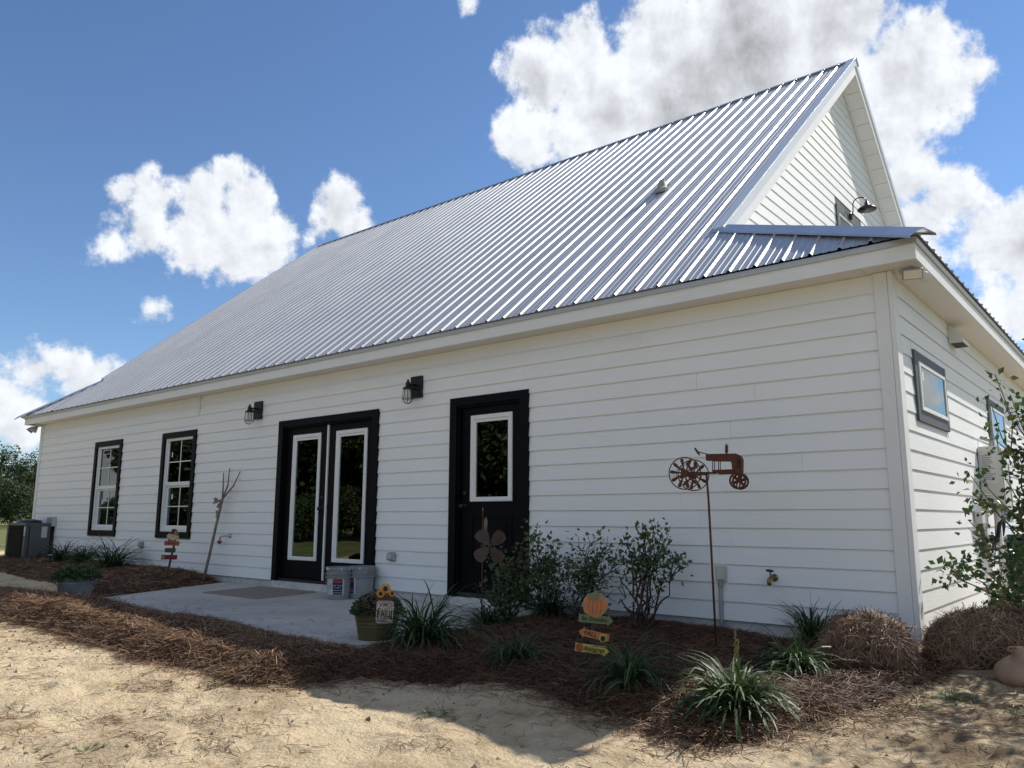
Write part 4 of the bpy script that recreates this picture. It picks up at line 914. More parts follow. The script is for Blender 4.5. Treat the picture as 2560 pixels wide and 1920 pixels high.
def side_boxes():
    t = thing('meter_panel', (.1, 3.3, .9), 'grey electrical panel with a printed notice on the side wall', 'electrical box')
    MB().box(.022, .225, 3.0, 3.42, .95, 1.585).build('cabinet', mat('panel_white', (.60, .60, .57), .4, var=.06), t, bevel=.008)
    MB().box(.2255, .232, 3.03, 3.39, .97, 1.565).build('door', M_ltgrey, t, bevel=.003); MB().box(.232, .245, 3.05, 3.10, 1.44, 1.47).build('latch', M_blackmetal, t)
    MB().box(.05, .19, 2.9975, 2.9995, 1.20, 1.51).build('notice', mat('notice_paper', (.64, .64, .62), .6), t)
    b = MB(); rr = random.Random(3)
    for k in range(14): b.box(.058, .058+rr.uniform(.05, .12), 2.9958, 2.9972, 1.485-.019*k, 1.492-.019*k)
    b.build('notice_lines', mat('print_grey', (.22, .22, .23), .7), t)
    MB().tube([(.12, 3.2, 1.585), (.12, 3.2, 1.66), (.03, 3.2, 1.70)], .02, 8).build('conduit', M_grey, t, smooth=True)
    MB().tube([(.12, 3.2, .95), (.12, 3.2, .5), (.12, 3.2, -.1)], .03, 8).build('conduit', M_vinyl, t, smooth=True); MB().tube([(.09, 3.32, .95), (.09, 3.32, -.1)], .022, 8).build('conduit', M_ltgrey, t, smooth=True)
    t = thing('cable_box', (.05, 2.6, .6), 'small white cable box under the electrical panel', 'electrical box')
    MB().box(.021, .09, 2.50, 2.74, .795, .915).build('box', mat('panel_white', (.6, .6, .57)), t, bevel=.005)
    MB().tube([(.055, 2.6, .80), (.06, 2.62, .70), (.06, 2.72, .58), (.06, 2.9, .47), (.07, 3.05, .48), (.08, 3.12, .6)], .022, 8).build('cable', mat('flex_conduit', (.10, .105, .11), .6), t, smooth=True)
    t = thing('hose_reel', (.15, 3.6, .3), 'black hose holder with cables on the side wall', 'hose holder')
    MB().tube([(.08, 3.05, .64), (.10, 3.3, .62), (.12, 3.5, .64)], .035, 8).tube([(.10, 3.25, .64), (.11, 3.25, .85)], .03, 8).build('bracket', M_blackmetal, t, smooth=True)
    MB().ring((.12, 3.3, .72), .14, .02, (0, 1, 0), (.2, 0, 1), 24, 8).build('cable_loop', M_blackmetal, t)
    t = thing('wheeled_bin', (.45, 4.6, 0), 'dark green bin standing against the side wall', 'bin')
    gm = mat('green_plastic', (.008, .045, .04), .4, var=.2)
    MB().prism([(.05, 4.35, .02), (.55, 4.35, .02), (.62, 4.30, .62), (.04, 4.30, .62)], (0, .55, 0)).build('body', gm, t, bevel=.02); MB().box(.03, .66, 4.27, 4.90, .622, .665).build('lid', gm, t, bevel=.01)
    for a in (.12, .5): MB().lathe((a, 4.93, .07), [(.09, 0), (.09, .05), (.0, .051)], 16, axis=(1, 0, 0)).build('wheel', M_blackmetal, t)
side_boxes()
# ------------------------------------------------------------------ things on the patio and in the beds
RH = np.array([math.cos(YAW), math.sin(YAW), 0.0]); ZU = np.array([0, 0, 1.0])
def stand(px, py): P = gp(px, py); P[2] = bed_z(P[0], P[1]); return P
def mat_rug():
    x0, x1, y0, y1 = -8.10, -6.86, -1.0, -.14; n = 70; k = 46
    xs = np.linspace(x0, x1, n); ys = np.linspace(y0, y1, k); X, Y = np.meshgrid(xs, ys); Z = patio_z(Y)+.012+rng.uniform(-.004, .004, X.shape)
    edge = (X == x0) | (X == x1) | (Y == y0) | (Y == y1); Z = np.where(edge, patio_z(Y)+.001, Z)
    I = np.arange(n*k).reshape(k, n); Q = np.stack([I[:-1,:-1], I[:-1,1:], I[1:,1:], I[1:,:-1]], -1).reshape(-1, 4)
    o = npmesh('door_mat', np.stack([X, Y, Z], -1).reshape(-1, 3), Q, mat('coir', (.21, .17, .145), .95, var=.8, var2=(.36, .31, .27), vscale=55, bump=.8, bscale=150), origin=(-7.5, -.57, -.1)); setp(o, 'brown speckled door mat before the french doors', 'mat')
mat_rug()
def arc_patch(c, r0, r1, z0, z1, a0, a1, n=14, eps=.0012):
    """Piece of a bucket's conical wall, a little proud of it."""
    b = MB(); V = []
    for z, r in ((z0, r0), (z1, r1)):
        for k in range(n+1): a = a0+(a1-a0)*k/n; V.append((c[0]+(r+eps)*math.cos(a), c[1]+(r+eps)*math.sin(a), z))
    return b.add(V, [(k, k+1, n+2+k, n+1+k) for k in range(n)])
def bucket(c, ang, label, lab_full):
    c = np.array(c, float); t = thing('paint_bucket', c, label, 'bucket'); z = c[2]; h = .365
    bm = mat('grey_bucket', (.27, .28, .285), .5, var=.25, vscale=9)
    R = lambda q: .131+(.151-.131)*q/h
    MB().lathe(c, [(.0, 0), (.131, .0), (R(.24), .24), (.158, .242), (.158, .25), (R(.25), .255), (R(.283), .283), (.160, .285), (.160, .293), (R(.295), .297), (R(.33), .33), (.161, .332), (.161, .365), (.150, .365), (.146, .30), (.128, .02), (.0, .02)], 36).build('body', bm, t, smooth=False)
    def P(a0, a1, q0, q1, name, m, e): return arc_patch(c, R(q0), R(q1), z+q0, z+q1, ang+a0, ang+a1, eps=e).build(name, m, t)
    P(-1.0, .62, .055, .235, 'label', mat('label_white', (.58, .58, .57), .5, var=.12, vscale=20), .0015)
    P(-.30, .50, .058, .232, 'label_panel', mat('label_navy', (.010, .012, .085), .45), .0026)
    b = MB()
    P(-.24, .45, .190, .222, 'label_band', mat('label_red', (.42, .03, .025), .45), .0036)
    for q in (.105, .078): P(-.28, .48, q, q+.004, 'label_rule', mat('label_white', (.6, .6, .6)), .0036)
    rr = random.Random(5)
    for k in range(9):
        q = .068+k*.018; P(-.95, -.95+rr.uniform(.35, .58), q, q+.006, 'label_text', mat('label_faint', (.36, .36, .37), .6), .0027)
    if lab_full:                                     # lettering bent round the bucket
        def curved(body, q, size, m, shear, bold, am=.1):
            o = text('lettering', body, size, (0, 0, 0), (1, 0, 0), (0, 0, 1), m, t, shear=shear, bold=bold); me = o.data; og = ORI[t.name]
            for v in me.vertices:
                x = v.co.x+og[0]; zz = v.co.z+og[2]; r = R(q)+.0045; a = ang+am+x/r
                v.co = (c[0]+r*math.cos(a)-og[0], c[1]+r*math.sin(a)-og[1], z+q+zz-og[2])
        wm = mat('label_letters', (.7, .7, .7), .5); curved('monac', .206, .034, mat('red_letters', (.55, .10, .09), .5), 0, .0008); curved('Acrylic Textured', .163, .0235, wm, .25, .0004); curved('Coating', .138, .0235, wm, .25, .0004)
    # paint drips at the rim, bail ear
    b = MB()
    for k in range(9):
        a = ang+rr.uniform(-1.2, 1.2); l = rr.uniform(.01, .035); b.obox((c[0]+.1615*math.cos(a), c[1]+.1615*math.sin(a), z+.362-l/2), (.004*-math.sin(a), .004*math.cos(a), 0), (.001*math.cos(a), .001*math.sin(a), 0), (0, 0, l/2))
    b.build('paint_drips', mat('dry_paint', (.72, .72, .70), .5), t)['kind'] = 'stuff'
    a = ang-1.35; MB().tube([(c[0]+.16*math.cos(a+.1*k), c[1]+.16*math.sin(a+.1*k), z+.30-.16*math.sin(k*math.pi/14)) for k in range(15)], .003, 6).build('bail', M_galv, t)
ba = math.atan2(-.78, .62)                          # bearing of the camera seen from the patio
bucket((-6.08, -.42, patio_z(-.42)), ba, 'grey plastic paint bucket with blue and red label, printed coating name facing out', True)
bucket((-5.93, -.09+-.12, patio_z(-.2)), ba-.95, 'grey plastic paint bucket standing closer to the wall, label turned aside', False)

# leaves and blades ------------------------------------------------
M_lir = mat('strap_leaf', (.03, .07, .025), .5, attr=[(.014, .034, .012), (.030, .062, .018), (.055, .092, .026), (.11, .14, .04)], trans=.25, spec=.4)
M_rosel = mat('rose_leaf', (.03, .07, .03), .5, attr=[(.032, .066, .028), (.055, .105, .040), (.085, .135, .05), (.15, .13, .03), (.15, .05, .028)], trans=.25)
M_stem = mat('thorny_stem', (.035, .022, .018), .7, var=.5, var2=(.07, .035, .025), vscale=30)
def blades(c, n, L, w, spread, seed, z=None, stiff=0.0):
    r = np.random.default_rng(seed); S = 7; V = []; Q = []; col = []
    az = r.uniform(0, 2*np.pi, n); inc = r.beta(1.6, 1.3, n)*spread; ln = L*r.uniform(.55, 1.15, n); arch = (.9+r.uniform(0, 1.5, n))*(1-stiff)
    bx = c[0]+r.normal(0, .035*L/.4, n); by = c[1]+r.normal(0, .035*L/.4, n)
    k = np.linspace(0, 1, S); th = inc[:, None]+arch[:, None]*k[None]**1.6   # angle from vertical along the blade
    ds = ln[:, None]/(S-1); hx = np.cumsum(np.sin(th)*ds, 1)-np.sin(th[:, :1])*ds; hz = np.cumsum(np.cos(th)*ds, 1)-np.cos(th[:, :1])*ds
    tw = r.normal(0, .25, n)[:, None]*k[None]; a = az[:, None]+tw
    X = bx[:, None]+hx*np.cos(a); Y = by[:, None]+hx*np.sin(a); Zb = bed_z(bx, by)[:, None]-.02; Z = Zb+hz; Z = np.maximum(Z, bed_z(X, Y)+.004)
    ww = w*r.uniform(.65, 1.25, n)[:, None]*np.sqrt(np.clip(1-(k[None]*1.0)**2.2, .02, 1))*.5
    sx, sy = -np.sin(a), np.cos(a); lift = r.normal(0, .35, n)[:, None]*ww
    V = np.stack([np.stack([X-sx*ww, Y-sy*ww, Z-lift], -1), np.stack([X+sx*ww, Y+sy*ww, Z+lift], -1)], 2).reshape(-1, 3)
    b = np.arange(n)[:, None]*S*2; i = np.arange(S-1)*2; Q = (b[:, :, None]+np.stack([i, i+1, i+3, i+2], -1)[None]).reshape(-1, 4)
    return V, Q, np.repeat(np.clip(r.normal(.45, .25, n), 0, 1), S*2)
LG = 'strap leaved border grass clumps'
def border_grass(px, py, L, n, seed, label, w=.011, spread=.75, spikes=0, stiff=0.0, P=None):
    c = stand(px, py) if P is None else np.array([P[0], P[1], bed_z(P[0], P[1])])
    t = thing('border_grass', c, label, 'plant', LG); V, Q, r = blades(c, n, L, w, spread, seed, stiff=stiff); npmesh('leaf_blades', V, Q, M_lir, parent=t, rnd=r)['kind'] = 'stuff'
    rr = random.Random(seed)
    for k in range(spikes):
        a = rr.uniform(0, 6.3); h = L*rr.uniform(.75, .95); d = rr.uniform(.02, .12); top = c+[d*math.cos(a), d*math.sin(a), h]; MB_ = MB().tube([c, (c+top)/2+[.01, 0, 0], top], [.003, .003, .0015], 5)
        for j in range(26): q = c+(top-c)*(.55+.45*j/26); e = rr.uniform(0, 6.3); MB_.obox(q+[.004*math.cos(e), .004*math.sin(e), 0], (.0028, 0, 0), (0, .0028, 0), (0, 0, .0035))
        MB_.build('flower_spike', mat('spike', (.16, .17, .05), .7, var=.4, vscale=50), t)
    return c
border_grass(1060, 1625, .58, 300, 1, 'wide arching border grass clump right of the mum tub', .014, .95)
border_grass(1838, 1800, .42, 330, 2, 'sunlit border grass clump with flower spikes at the sandy edge of the mulch', .014, 1.05, spikes=2)
border_grass(1985, 1690, .36, 360, 3, 'dense sunlit border grass clump between the front clump and the straw bale', .012, 1.05, spikes=1)
border_grass(2045, 1612, .42, 130, 4, 'dark upright border grass against the wall by the straw bale', .012, .6, stiff=.45, P=(-.68, -.16))
border_grass(1575, 1738, .40, 200, 5, 'shaded border grass clump below the pumpkin sign', .010, .95)
border_grass(1290, 1672, .34, 200, 6, 'small shaded border grass clump in front of the propeller stake', .010, .85)
border_grass(1222, 1570, .44, 220, 7, 'border grass clump growing behind the propeller stake', .011, .9)
border_grass(1365, 1556, .46, 200, 8, 'border grass clump under the rose bush by the single door', .011, .85, P=(-3.05, -.35))
border_grass(190, 1425, .55, 170, 9, 'border grass clump beside the white drain pipe', .013, .75, P=(-13.9, -.45), stiff=.2)
border_grass(245, 1430, .55, 170, 10, 'border grass clump below the far window', .013, .8, P=(-13.0, -.45), stiff=.15)
border_grass(330, 1440, .70, 200, 11, 'wide border grass clump between the two windows, with a tall stalk', .014, .9, P=(-11.75, -.5), stiff=.1)

def leaf_cloud(P, D, size, seed, fold=.25):
    """Pointed leaves at points P leaning along D."""
    r = np.random.default_rng(seed); n = len(P); D = D/(np.linalg.norm(D, axis=1, keepdims=True)+1e-9); s = np.cross(D, r.normal(0, 1, (n, 3))); s /= np.linalg.norm(s, axis=1, keepdims=True)+1e-9
    nn = np.cross(s, D); L = size*r.uniform(.6, 1.25, n)[:, None]; w = L*.32
    p0 = P; p1 = P+D*L*.45+s*w+nn*w*fold; p2 = P+D*L-nn*L*.12; p3 = P+D*L*.45-s*w+nn*w*fold
    V = np.stack([p0, p1, p2, p3], 1).reshape(-1, 3); b = np.arange(n)[:, None]*4; Q = np.concatenate([b+[0, 1, 2, 3]], 0)
    return V, Q
def grow(base, tips, seed, sub=2, wob=.04, r0=.010, jit=.10):
    """Branch polylines from the base to the tips with side twigs; returns tube list and twig ends."""
    r = random.Random(seed); tubes = []; ends = []
    def path(a, b, n, w):
        a = np.array(a); b = np.array(b); out = []
        for i in range(n+1): q = i/n; p = a+(b-a)*q; p = p+np.array([r.gauss(0, w), r.gauss(0, w), r.gauss(0, w)])*math.sin(math.pi*q); out.append(p)
        return out
    for tp in tips:
        mid = base+(np.array(tp)-base)*.5; mid[:2] += (np.array(tp)-base)[:2]*r.uniform(-.18, .05)
        p = path(base, mid, 4, wob)[:-1]+path(mid, tp, 4, wob); tubes.append((p, [r0*(1-.75*i/(len(p)-1)) for i in range(len(p))])); ends.append((p[-1], p[-1]-p[-2]))
        for k in range(sub):
            i = r.randint(3, len(p)-2); d = (p[i]-p[i-1]); d = d/np.linalg.norm(d); e = np.array([r.gauss(0, 1), r.gauss(0, 1), abs(r.gauss(.5, .6))]); e /= np.linalg.norm(e); l = jit*r.uniform(.7, 2.0)
            q = p[i]+(d*.55+e*.8)*l; pp = path(p[i], q, 3, wob*.35); tubes.append((pp, [r0*.45*(1-.6*j/3) for j in range(4)])); ends.append((q, q-p[i]))
            for m in range(2):
                e2 = np.array([r.gauss(0, 1), r.gauss(0, 1), r.gauss(.4, .7)]); e2 /= np.linalg.norm(e2); q2 = pp[2]+e2*l*.6; tubes.append(([pp[2], (pp[2]+q2)/2+e2*.005, q2], [r0*.3, r0*.25, r0*.15])); ends.append((q2, e2))
    return tubes, ends
def shrub(name, P, tips, seed, label, cat, group, leaf=.045, per=14, m_leaf=None, leafy=None, sub=4, spreadr=.09, flowers=0, r0=.009, base_n=3, flower_mat=None, stem_mat=None):
    t = thing(name, P, label, cat, group); b = MB(); allE = []
    tubes, ends = grow(np.array(P)-[0, 0, .03], tips, seed, sub=sub, r0=r0)
    for p, rr in tubes: b.tube(p, rr, 6)
    b.build('stems', stem_mat or M_stem, t)
    r = np.random.default_rng(seed); pts = []; dirs = []
    for e, d in ends:
        f = 1.0 if leafy is None else leafy(e)
        n = r.poisson(per*f)
        if n == 0: continue
        o = r.normal(0, spreadr*.55, (n, 3)); pts.append(e+o); d = d/(np.linalg.norm(d)+1e-9); dirs.append(d*.5+r.normal(0, .7, (n, 3))+[0, 0, -.1])
    if pts:
        pts = np.concatenate(pts); dirs = np.concatenate(dirs); V, Q = leaf_cloud(pts, dirs, leaf, seed); tone = np.repeat(np.clip(r.beta(1.3, 2.2, len(pts)), 0, 1), 4)
        npmesh('leaves', V, Q, m_leaf or M_rosel, parent=t, rnd=tone)['kind'] = 'stuff'
    rr = random.Random(seed+9)
    for k in range(flowers):
        e, d = rr.choice(ends); f = MB()
        for j in range(10): a = j*2.4; q = .012+.002*j; f.obox(np.array(e)+[q*math.cos(a), q*math.sin(a), .006*math.sin(j)], np.array([math.cos(a), math.sin(a), .4])*.010, np.array([-math.sin(a), math.cos(a), 0])*.008, np.array([0, .3, 1])*.0015)
        f.build('flower', flower_mat or mat('rose_petal', (.42, .04, .07), .5), t)
    return t
def tip(px, py, P, dd): q = ptp(px, py, np.array(P)+NH*dd); return q
RG = 'rose bushes along the front wall'
P = np.array([-3.35, -.62, 0]); P[2] = bed_z(P[0], P[1])
shrub('rose_bush', P, [tip(x, y, P, d) for x, y, d in [(1222,1412,.0),(1250,1440,-.15),(1275,1408,.1),(1300,1415,-.1),(1318,1440,.15),(1240,1475,.0),(1290,1470,-.2),(1265,1500,.1),(1320,1490,-.1),(1300,1450,.0)]], 21, 'low leafy rose bush spreading in front of the black door, one red bloom', 'shrub', RG, per=5, flowers=2, sub=4, spreadr=.075, leaf=.05)
P = np.array([-3.05, -.45, 0]); P[2] = bed_z(P[0], P[1])
shrub('rose_bush', P, [tip(x, y, P, d) for x, y, d in [(1345,1305,.0),(1335,1350,.1),(1365,1365,-.1),(1385,1355,.0),(1340,1400,-.15),(1375,1410,.1),(1400,1390,.0),(1350,1440,-.1),(1395,1440,.1),(1325,1380,.05),(1410,1425,-.1)]], 22, 'tall rose bush beside the right door casing with dried hips', 'shrub', RG, per=4.5, flowers=1, sub=4, spreadr=.075, leaf=.05)
P = np.array([-2.62, -.50, 0]); P[2] = bed_z(P[0], P[1])
shrub('rose_bush', P, [tip(x, y, P, d) for x, y, d in [(1475,1350,.0),(1445,1365,.1),(1520,1340,.0),(1500,1380,-.1),(1420,1390,.1),(1540,1395,.0),(1460,1410,-.15),(1490,1420,.1),(1430,1430,.0),(1530,1430,-.1)]], 23, 'twiggy rose bush behind the pumpkin sign', 'shrub', RG, per=3.3, sub=6, spreadr=.09, leaf=.045, r0=.009)
P = np.array([-1.98, -.55, 0]); P[2] = bed_z(P[0], P[1])
up_only = lambda e: 1.0 if e[2] > .42 else (.12 if e[2] > .25 else .03)
shrub('rose_bush', P, [tip(x, y, P, d) for x, y, d in [(1605,1320,.0),(1635,1318,.1),(1570,1345,-.1),(1655,1330,.0),(1675,1345,.1),(1615,1365,-.15),(1650,1380,.05),(1590,1390,.0),(1700,1395,.0),(1705,1420,-.1),(1665,1450,.1),(1560,1430,.1),(1545,1470,.0)]], 24, 'half bare thorny rose bush near the tractor spinner', 'shrub', RG, per=5.5, leafy=up_only, sub=4, spreadr=.075, leaf=.05, r0=.012)

def tub():
    c = onz(908, 1604, -.145); c = np.array([c[0], c[1]+.14, patio_z(c[1]+.14)]); t = thing('flower_tub', c, 'oval brass coloured tub of dark red mums on the patio corner', 'planter')
    bm = mat('tub_metal', (.155, .125, .06), .5, .55, var=.5, var2=(.075, .065, .035), vscale=11)
    MB().lathe(c, [(.0, .002), (.150, .0), (.153, .012), (.150, .014), (.166, .10), (.169, .103), (.168, .112), (.171, .125), (.174, .128), (.173, .138), (.190, .205), (.196, .208), (.197, .215), (.190, .217), (.176, .15), (.0, .15)], 40, ref=RH, sx=1.0, sy=.78).build('tub', bm, t)
    r = np.random.default_rng(5); n = 2600; u = r.normal(0, 1, (n, 3)); u /= np.linalg.norm(u, axis=1, keepdims=True); u[:, 2] = np.abs(u[:, 2]); rad = r.uniform(.55, 1, n)[:, None]**.5
    C = c+np.array([0, 0, .20]); ax = np.stack([RH, np.cross(ZU, RH), ZU]); P = C+(u*rad*[.205, .165, .155])@ax; V, Q = leaf_cloud(P, u@ax+r.normal(0, .6, (n, 3)), .03, 5)
    npmesh('foliage', V, Q, M_rosel, parent=t, rnd=np.repeat(r.uniform(0, .55, n), 4))['kind'] = 'stuff'
    n = 300; u = r.normal(0, 1, (n, 3)); u /= np.linalg.norm(u, axis=1, keepdims=True); u[:, 2] = np.abs(u[:, 2])*.8+.25; u /= np.linalg.norm(u, axis=1, keepdims=True); P = C+(u*[.205, .165, .165])@ax; T = u@ax
    b = MB()
    for p, d in zip(P, T):
        s = np.cross(d, (0, .3, 1)); s /= np.linalg.norm(s); q = np.cross(s, d); b.add([p+s*.011, p+q*.011, p-s*.011, p-q*.011, p+d*.009], [(0,1,4),(1,2,4),(2,3,4),(3,0,4)])
    b.build('blooms', mat('mum_bloom', (.085, .016, .026), .7, var=.8, var2=(.20, .11, .12), vscale=45), t)['kind'] = 'stuff'
tub()
def pail():
    c = np.array([-8.86, -2.22, 0]); c[2] = -.15; t = thing('metal_pail', c, 'galvanised pail of dark foliage at the far patio corner', 'planter')
    MB().lathe(c, [(.0, .002), (.175, .0), (.18, .012), (.20, .19), (.206, .195), (.202, .205), (.207, .225), (.214, .228), (.205, .235), (.21, .262), (.22, .266), (.21, .27), (.195, .20), (.0, .20)], 36).build('pail', M_galv, t)
    MB().tube([c+RH*.21+[0, 0, .24], c+RH*.245+[0, 0, .235], c+RH*.25+[0, 0, .18], c+RH*.205+[0, 0, .17]], .005, 6).build('handle', M_galv, t, smooth=True)
    r = np.random.default_rng(8); n = 1700; u = r.normal(0, 1, (n, 3)); u /= np.linalg.norm(u, axis=1, keepdims=True); u[:, 2] = np.abs(u[:, 2]); P = c+[0, 0, .25]+u*r.uniform(.4, 1, n)[:, None]**.5*[.25, .25, .13]; V, Q = leaf_cloud(P, u+r.normal(0, .5, (n, 3)), .045, 8)
    npmesh('foliage', V, Q, M_rosel, parent=t, rnd=np.repeat(r.uniform(0, .5, n), 4))['kind'] = 'stuff'
    b = MB()
    for k in range(26): a = r.uniform(0, 6.3); q = c+[.2*r.uniform(.2, 1)*math.cos(a), .2*r.uniform(.2, 1)*math.sin(a), .36+r.uniform(-.05, .03)]; b.obox(q, (.01, 0, 0), (0, .01, 0), (0, 0, .008))
    b.build('blooms', mat('rust_bloom', (.16, .06, .02), .7), t)['kind'] = 'stuff'
pail()

# flat painted signs ------------------------------------------------
def frame_at(P, yaw=0.0, lean=0.0):
    u = RH*math.cos(yaw)+NH*math.sin(yaw); n = np.cross(u, ZU)      # n faces the camera
    v = ZU*math.cos(lean)+u*math.sin(lean); u2 = u*math.cos(lean)-ZU*math.sin(lean); return u2, v, n
def plate(P, u, v, n, pts, th, off=0.0): return MB().prism([P+u*a+v*b+n*off for a, b in pts], n*th)
def ell(cx, cy, rx, ry, n=22, a0=0): return [(cx+rx*math.cos(2*math.pi*k/n+a0), cy+ry*math.sin(2*math.pi*k/n+a0)) for k in range(n)]
def star(cx, cy, r0, r1, n): return [(cx+(r1 if k % 2 else r0)*math.cos(math.pi*k/n+.2), cy+(r1 if k % 2 else r0)*math.sin(math.pi*k/n+.2)) for k in range(2*n)]
M_ink = mat('sign_ink', (.012, .012, .010), .7); M_orange = mat('pumpkin_orange', (.52, .19, .065), .65, var=.2, vscale=25); M_yellow = mat('sign_yellow', (.62, .45, .10), .65, var=.2, vscale=25); M_sgreen = mat('sign_green', (.17, .19, .085), .65, var=.2, vscale=25); M_brownw = mat('stake_wood', (.06, .036, .026), .8, var=.4, vscale=30)
def arrow(x0, x1, h, head, d):                     # arrow plate outline: d=1 points right
    pts = [(x0, -h/2), (x1-head, -h/2), (x1-head, -h*.78), (x1, 0), (x1-head, h*.78), (x1-head, h/2), (x0, h/2)]
    return pts if d > 0 else [((x0+x1)-a, b) for a, b in pts][::-1]
def pumpkin_sign():
    P = stand(1479, 1678); t = thing('pumpkin_sign', P, 'wooden pumpkin garden sign reading Be Grateful, Fall and Blessings on arrows', 'sign')
    s = 1/((FPX/((P-CAM)@FW)))                      # metres per pixel here
    X = lambda px: (px-1479)*s; Y = lambda py: (1678-py)*s
    u, v, n = frame_at(P, 0, .06)
    plate(P, u, v, n, [(-.012, -.04), (.012, -.04), (.012, Y(1555)), (-.012, Y(1555))], .008).build('stake', M_brownw, t)
    def row(cx, cy, tilt, pts, m, off, name='arrow_board'):
        O = P+u*cx+v*cy; uu = u*math.cos(tilt)+v*math.sin(tilt); vv = v*math.cos(tilt)-u*math.sin(tilt)
        plate(O, uu, vv, n, pts, .007, off).build(name, m, t); return O+n*(off+.0075), uu, vv
    # pixel data, lean already in it: undo the stake's lean by measuring from the pixel plane
    def at(px, py): q = ptp(px, py, P)-P; return q@u, q@v
    ax, ay = at(1488, 1548); O, uu, vv = row(ax, ay, -.03, arrow(-.112, .118, .050, .036, 1), M_sgreen, .010); text('lettering', 'Be Grateful', .036, O-uu*.008, uu, vv, M_ink, t, bold=.0004)
    ax, ay = at(1484, 1586); O, uu, vv = row(ax, ay, -.16, arrow(-.102, .102, .046, .036, -1), M_orange, .010); text('lettering', 'FALL', .040, O-uu*.022, uu, vv, M_ink, t, bold=.0006)
    plate(O, uu, vv, n, star(.062, -.008, .031, .021, 9), .004, .001).build('sunflower', M_yellow, t); plate(O, uu, vv, n, ell(.062, -.008, .0155, .0165), .003, .0055).build('sunflower_centre', mat('seed_dark', (.025, .018, .03), .8), t)
    ax, ay = at(1481, 1622); O, uu, vv = row(ax, ay, -.07, arrow(-.116, .112, .052, .040, 1), M_yellow, .010); text('lettering', 'Blessings', .038, O+uu*.012, uu, vv, M_ink, t, bold=.0004)
    plate(O, uu, vv, n, ell(-.088, .002, .026, .026), .003, .001).build('small_pumpkin', mat('small_pumpkin', (.32, .10, .04), .7), t)
    ax, ay = at(1487, 1512); O = P+u*ax+v*ay
    out = []
    for k in range(40): a = 2*math.pi*k/40; r = 1+.035*math.cos(5*a+math.pi/2*0); out.append((.078*r*math.cos(a)*(1.0), .074*r*math.sin(a)))
    plate(O, u, v, n, [(a*1.05, b*1.05) for a, b in out], .004, .016).build('pumpkin_backing', mat('sign_edge', (.42, .36, .26), .7), t); plate(O, u, v, n, out, .006, .019).build('pumpkin', M_orange, t)
    b = MB()
    for k in (-.044, -.017, .014, .042):
        pts = [O+u*(k*(.55+.45*math.cos((j-5)/5*1.25)))+v*(-.062+.0105*j)+n*.0262 for j in range(11)]; b.tube(pts, .0011, 4)
    b.build('pumpkin_lines', mat('line_brown', (.10, .035, .012), .8), t)
    plate(O, u, v, n, [(-.045, .042), (-.05, .062), (-.035, .075), (-.012, .085), (-.004, .098), (.016, .092), (.012, .078), (.028, .062), (.02, .045), (.0, .035), (-.012, .028), (-.022, .042)], .004, .026).build('leaf', M_sgreen, t)
    b = MB().tube([O+u*(.02+.05*math.sin(q*.5))+v*(.06+.022*math.cos(q*.9))+n*.027 for q in range(8)], .0012, 4); b.build('tendril', mat('sign_edge', (.4, .35, .25)), t)
pumpkin_sign()
